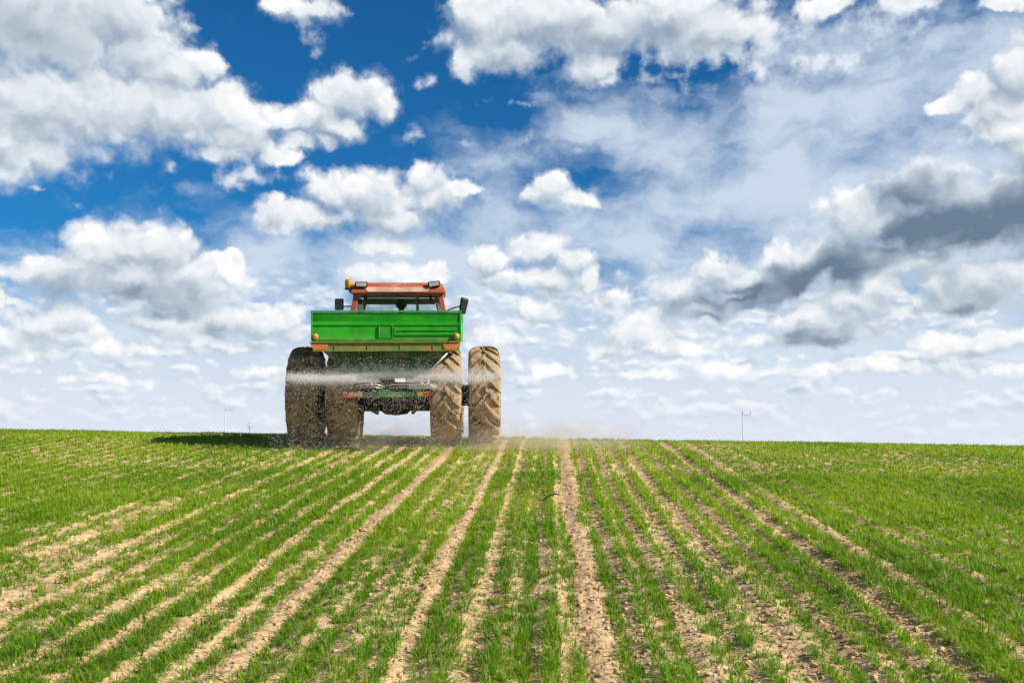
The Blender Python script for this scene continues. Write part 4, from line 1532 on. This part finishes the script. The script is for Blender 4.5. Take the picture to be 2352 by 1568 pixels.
def beyond(px, py, dist):
    """A spot at a distance from the camera along a line of sight."""
    a, e = look(px, py)
    return cam.location + Vector((math.sin(a), math.cos(a), math.tan(e))) * dist


def utility_pole(px, py_top, dist, label, arm_l, arm_r, pins, arm_px):
    topp = beyond(px, py_top, dist)
    gz_ = float(plain_z(np.array([topp.x]), np.array([topp.y]))[0])
    k = dist / FOC                                    # metres to one step of the 2352 wide view, for proportions only
    h = topp.z - gz_
    root = empty('utility_pole', Matrix.Translation((topp.x, topp.y, gz_)))
    tag(root, label, 'utility pole', 'utility poles beyond the brow of the field')
    bm = bmesh.new()
    tube(bm, [(0, 0, -0.3), (0, 0, h)], 0.10, 10, 0.075)
    obj('mast', bm, M_POLE, root, smooth=True)
    za = h - arm_px * k
    bm = bmesh.new()
    box(bm, arm_l * k, arm_r * k, -0.17, -0.12, za - 0.06, za + 0.06)
    arm = obj('crossarm', bm, M_POLE, root)
    for q in pins:
        bm = bmesh.new()
        lathe(bm, [(0.03, 0.0), (0.03, 0.25), (0.08, 0.28), (0.10, 0.42), (0.06, 0.62), (0.03, 0.66)], 'Z', 10, (q * k, -0.145, za + 0.092))
        obj('insulator', bm, M_POLE, arm)
    return root


utility_pole(518, 938, 215, 'faint grey utility pole left of the tractor, its crossarm level across the top', 0, 17, (1, 10, 16), 4)
utility_pole(1705, 944, 215, 'faint grey utility pole on the right horizon with a one-sided crossarm', -2, 19, (1, 18), 9)

# ------------------------------------------------------------------ dead stalks and a stick in the crop
def straw_build(N, out):
    n = N.noise(pos(N), 40, 3, 0.6)
    principled(N, out, N.mix(n, (0.12, 0.065, 0.035, 1), (0.33, 0.22, 0.12, 1)), 0.9)


M_STRAW = material('dead_stalk', straw_build)
M_STICK = material('dark_bark', lambda N, out: principled(N, out, N.mix(N.noise(pos(N), 30, 4, 0.6), (0.012, 0.011, 0.010, 1), (0.05, 0.042, 0.035, 1)), 0.85))


def weed(x, y, h, seed, label, twigs):
    rr = random.Random(seed)
    gz_ = float(ground(np.array([x]), np.array([y]))[0])
    root = empty('dead_weed', FIELD @ Matrix.Translation((x, y, gz_)))
    tag(root, label, 'dead weed', 'dead weed stalks in the crop')
    bm = bmesh.new()
    lean = rr.uniform(-0.2, 0.25)
    pts = [Vector((lean * h * t * t, rr.uniform(-.005, .005), h * t - 0.02)) for t in (0, 0.25, 0.5, 0.75, 1)]
    tube(bm, pts, 0.006, 6, 0.003)
    for k in range(twigs):
        b = pts[rr.choice((1, 2, 3, 3, 4))]
        a = rr.uniform(0, 6.28)
        L = h * rr.uniform(0.2, 0.42)
        tube(bm, [b, b + Vector((math.cos(a) * L * .5, math.sin(a) * L * .3, L * .35)), b + Vector((math.cos(a) * L, math.sin(a) * L * .6, L * rr.uniform(.1, .8)))], 0.0035, 5, 0.002)
    obj('stem', bm, M_STRAW, root)
    bm = bmesh.new()
    for k in range(twigs * 3):
        c = pts[-1 - (k % 2)] + Vector((rr.uniform(-.06, .06), rr.uniform(-.05, .05), rr.uniform(-.05, .07)))
        mt_ = Matrix.Translation(c) @ Euler((rr.uniform(0, 6), rr.uniform(0, 6), rr.uniform(0, 6))).to_matrix().to_4x4()
        q = [mt_ @ Vector(v) for v in ((-.014, 0, 0), (0, -.008, .003), (.016, 0, 0), (0, .008, -.003))]
        bm.faces.new([bm.verts.new(v) for v in q])
    obj('withered_leaves', bm, M_STRAW, root)


def at_ground(px, py):
    """Where a line of sight from the camera meets the field (in the field's own axes)."""
    a, e = look(px, py)
    d = FIELD.inverted().to_3x3() @ Vector((math.sin(a), math.cos(a), math.tan(e)))
    t = -1.8 / d.z
    return d.x * t, d.y * t


x, y = at_ground(1630, 1052)
weed(x, y, 0.34, 4, 'brown dead weed with a tangled head near the right of the field brow', 7)
x, y = at_ground(575, 1012)
weed(x, min(y, 20.8), 0.30, 8, 'thin bare stalk poking above the brow left of the tractor', 2)
x, y = at_ground(1434, 1045)
weed(x, y, 0.16, 12, 'short brown stalk in the crop right of the wide wheel track', 3)

x, y = at_ground(1270, 1150)
stick = empty('stick', FIELD @ Matrix.Translation((x, y, 0.03)) @ Matrix.Rotation(R(20), 4, 'Z'))
tag(stick, 'small dark curved stick lying in a crop row beside the wide wheel track', 'stick')
bm = bmesh.new()
tube(bm, [(-0.10, 0, 0.0), (-0.05, 0.01, 0.035), (0.02, 0.0, 0.052), (0.085, -0.02, 0.045)], 0.013, 8, 0.007)
obj('twig', bm, M_STICK, stick, smooth=True)
bm = bmesh.new()
tube(bm, [(0.01, 0.0, 0.05), (0.04, 0.03, 0.075)], 0.006, 6, 0.003)
obj('side_shoot', bm, M_STICK, stick, smooth=True)
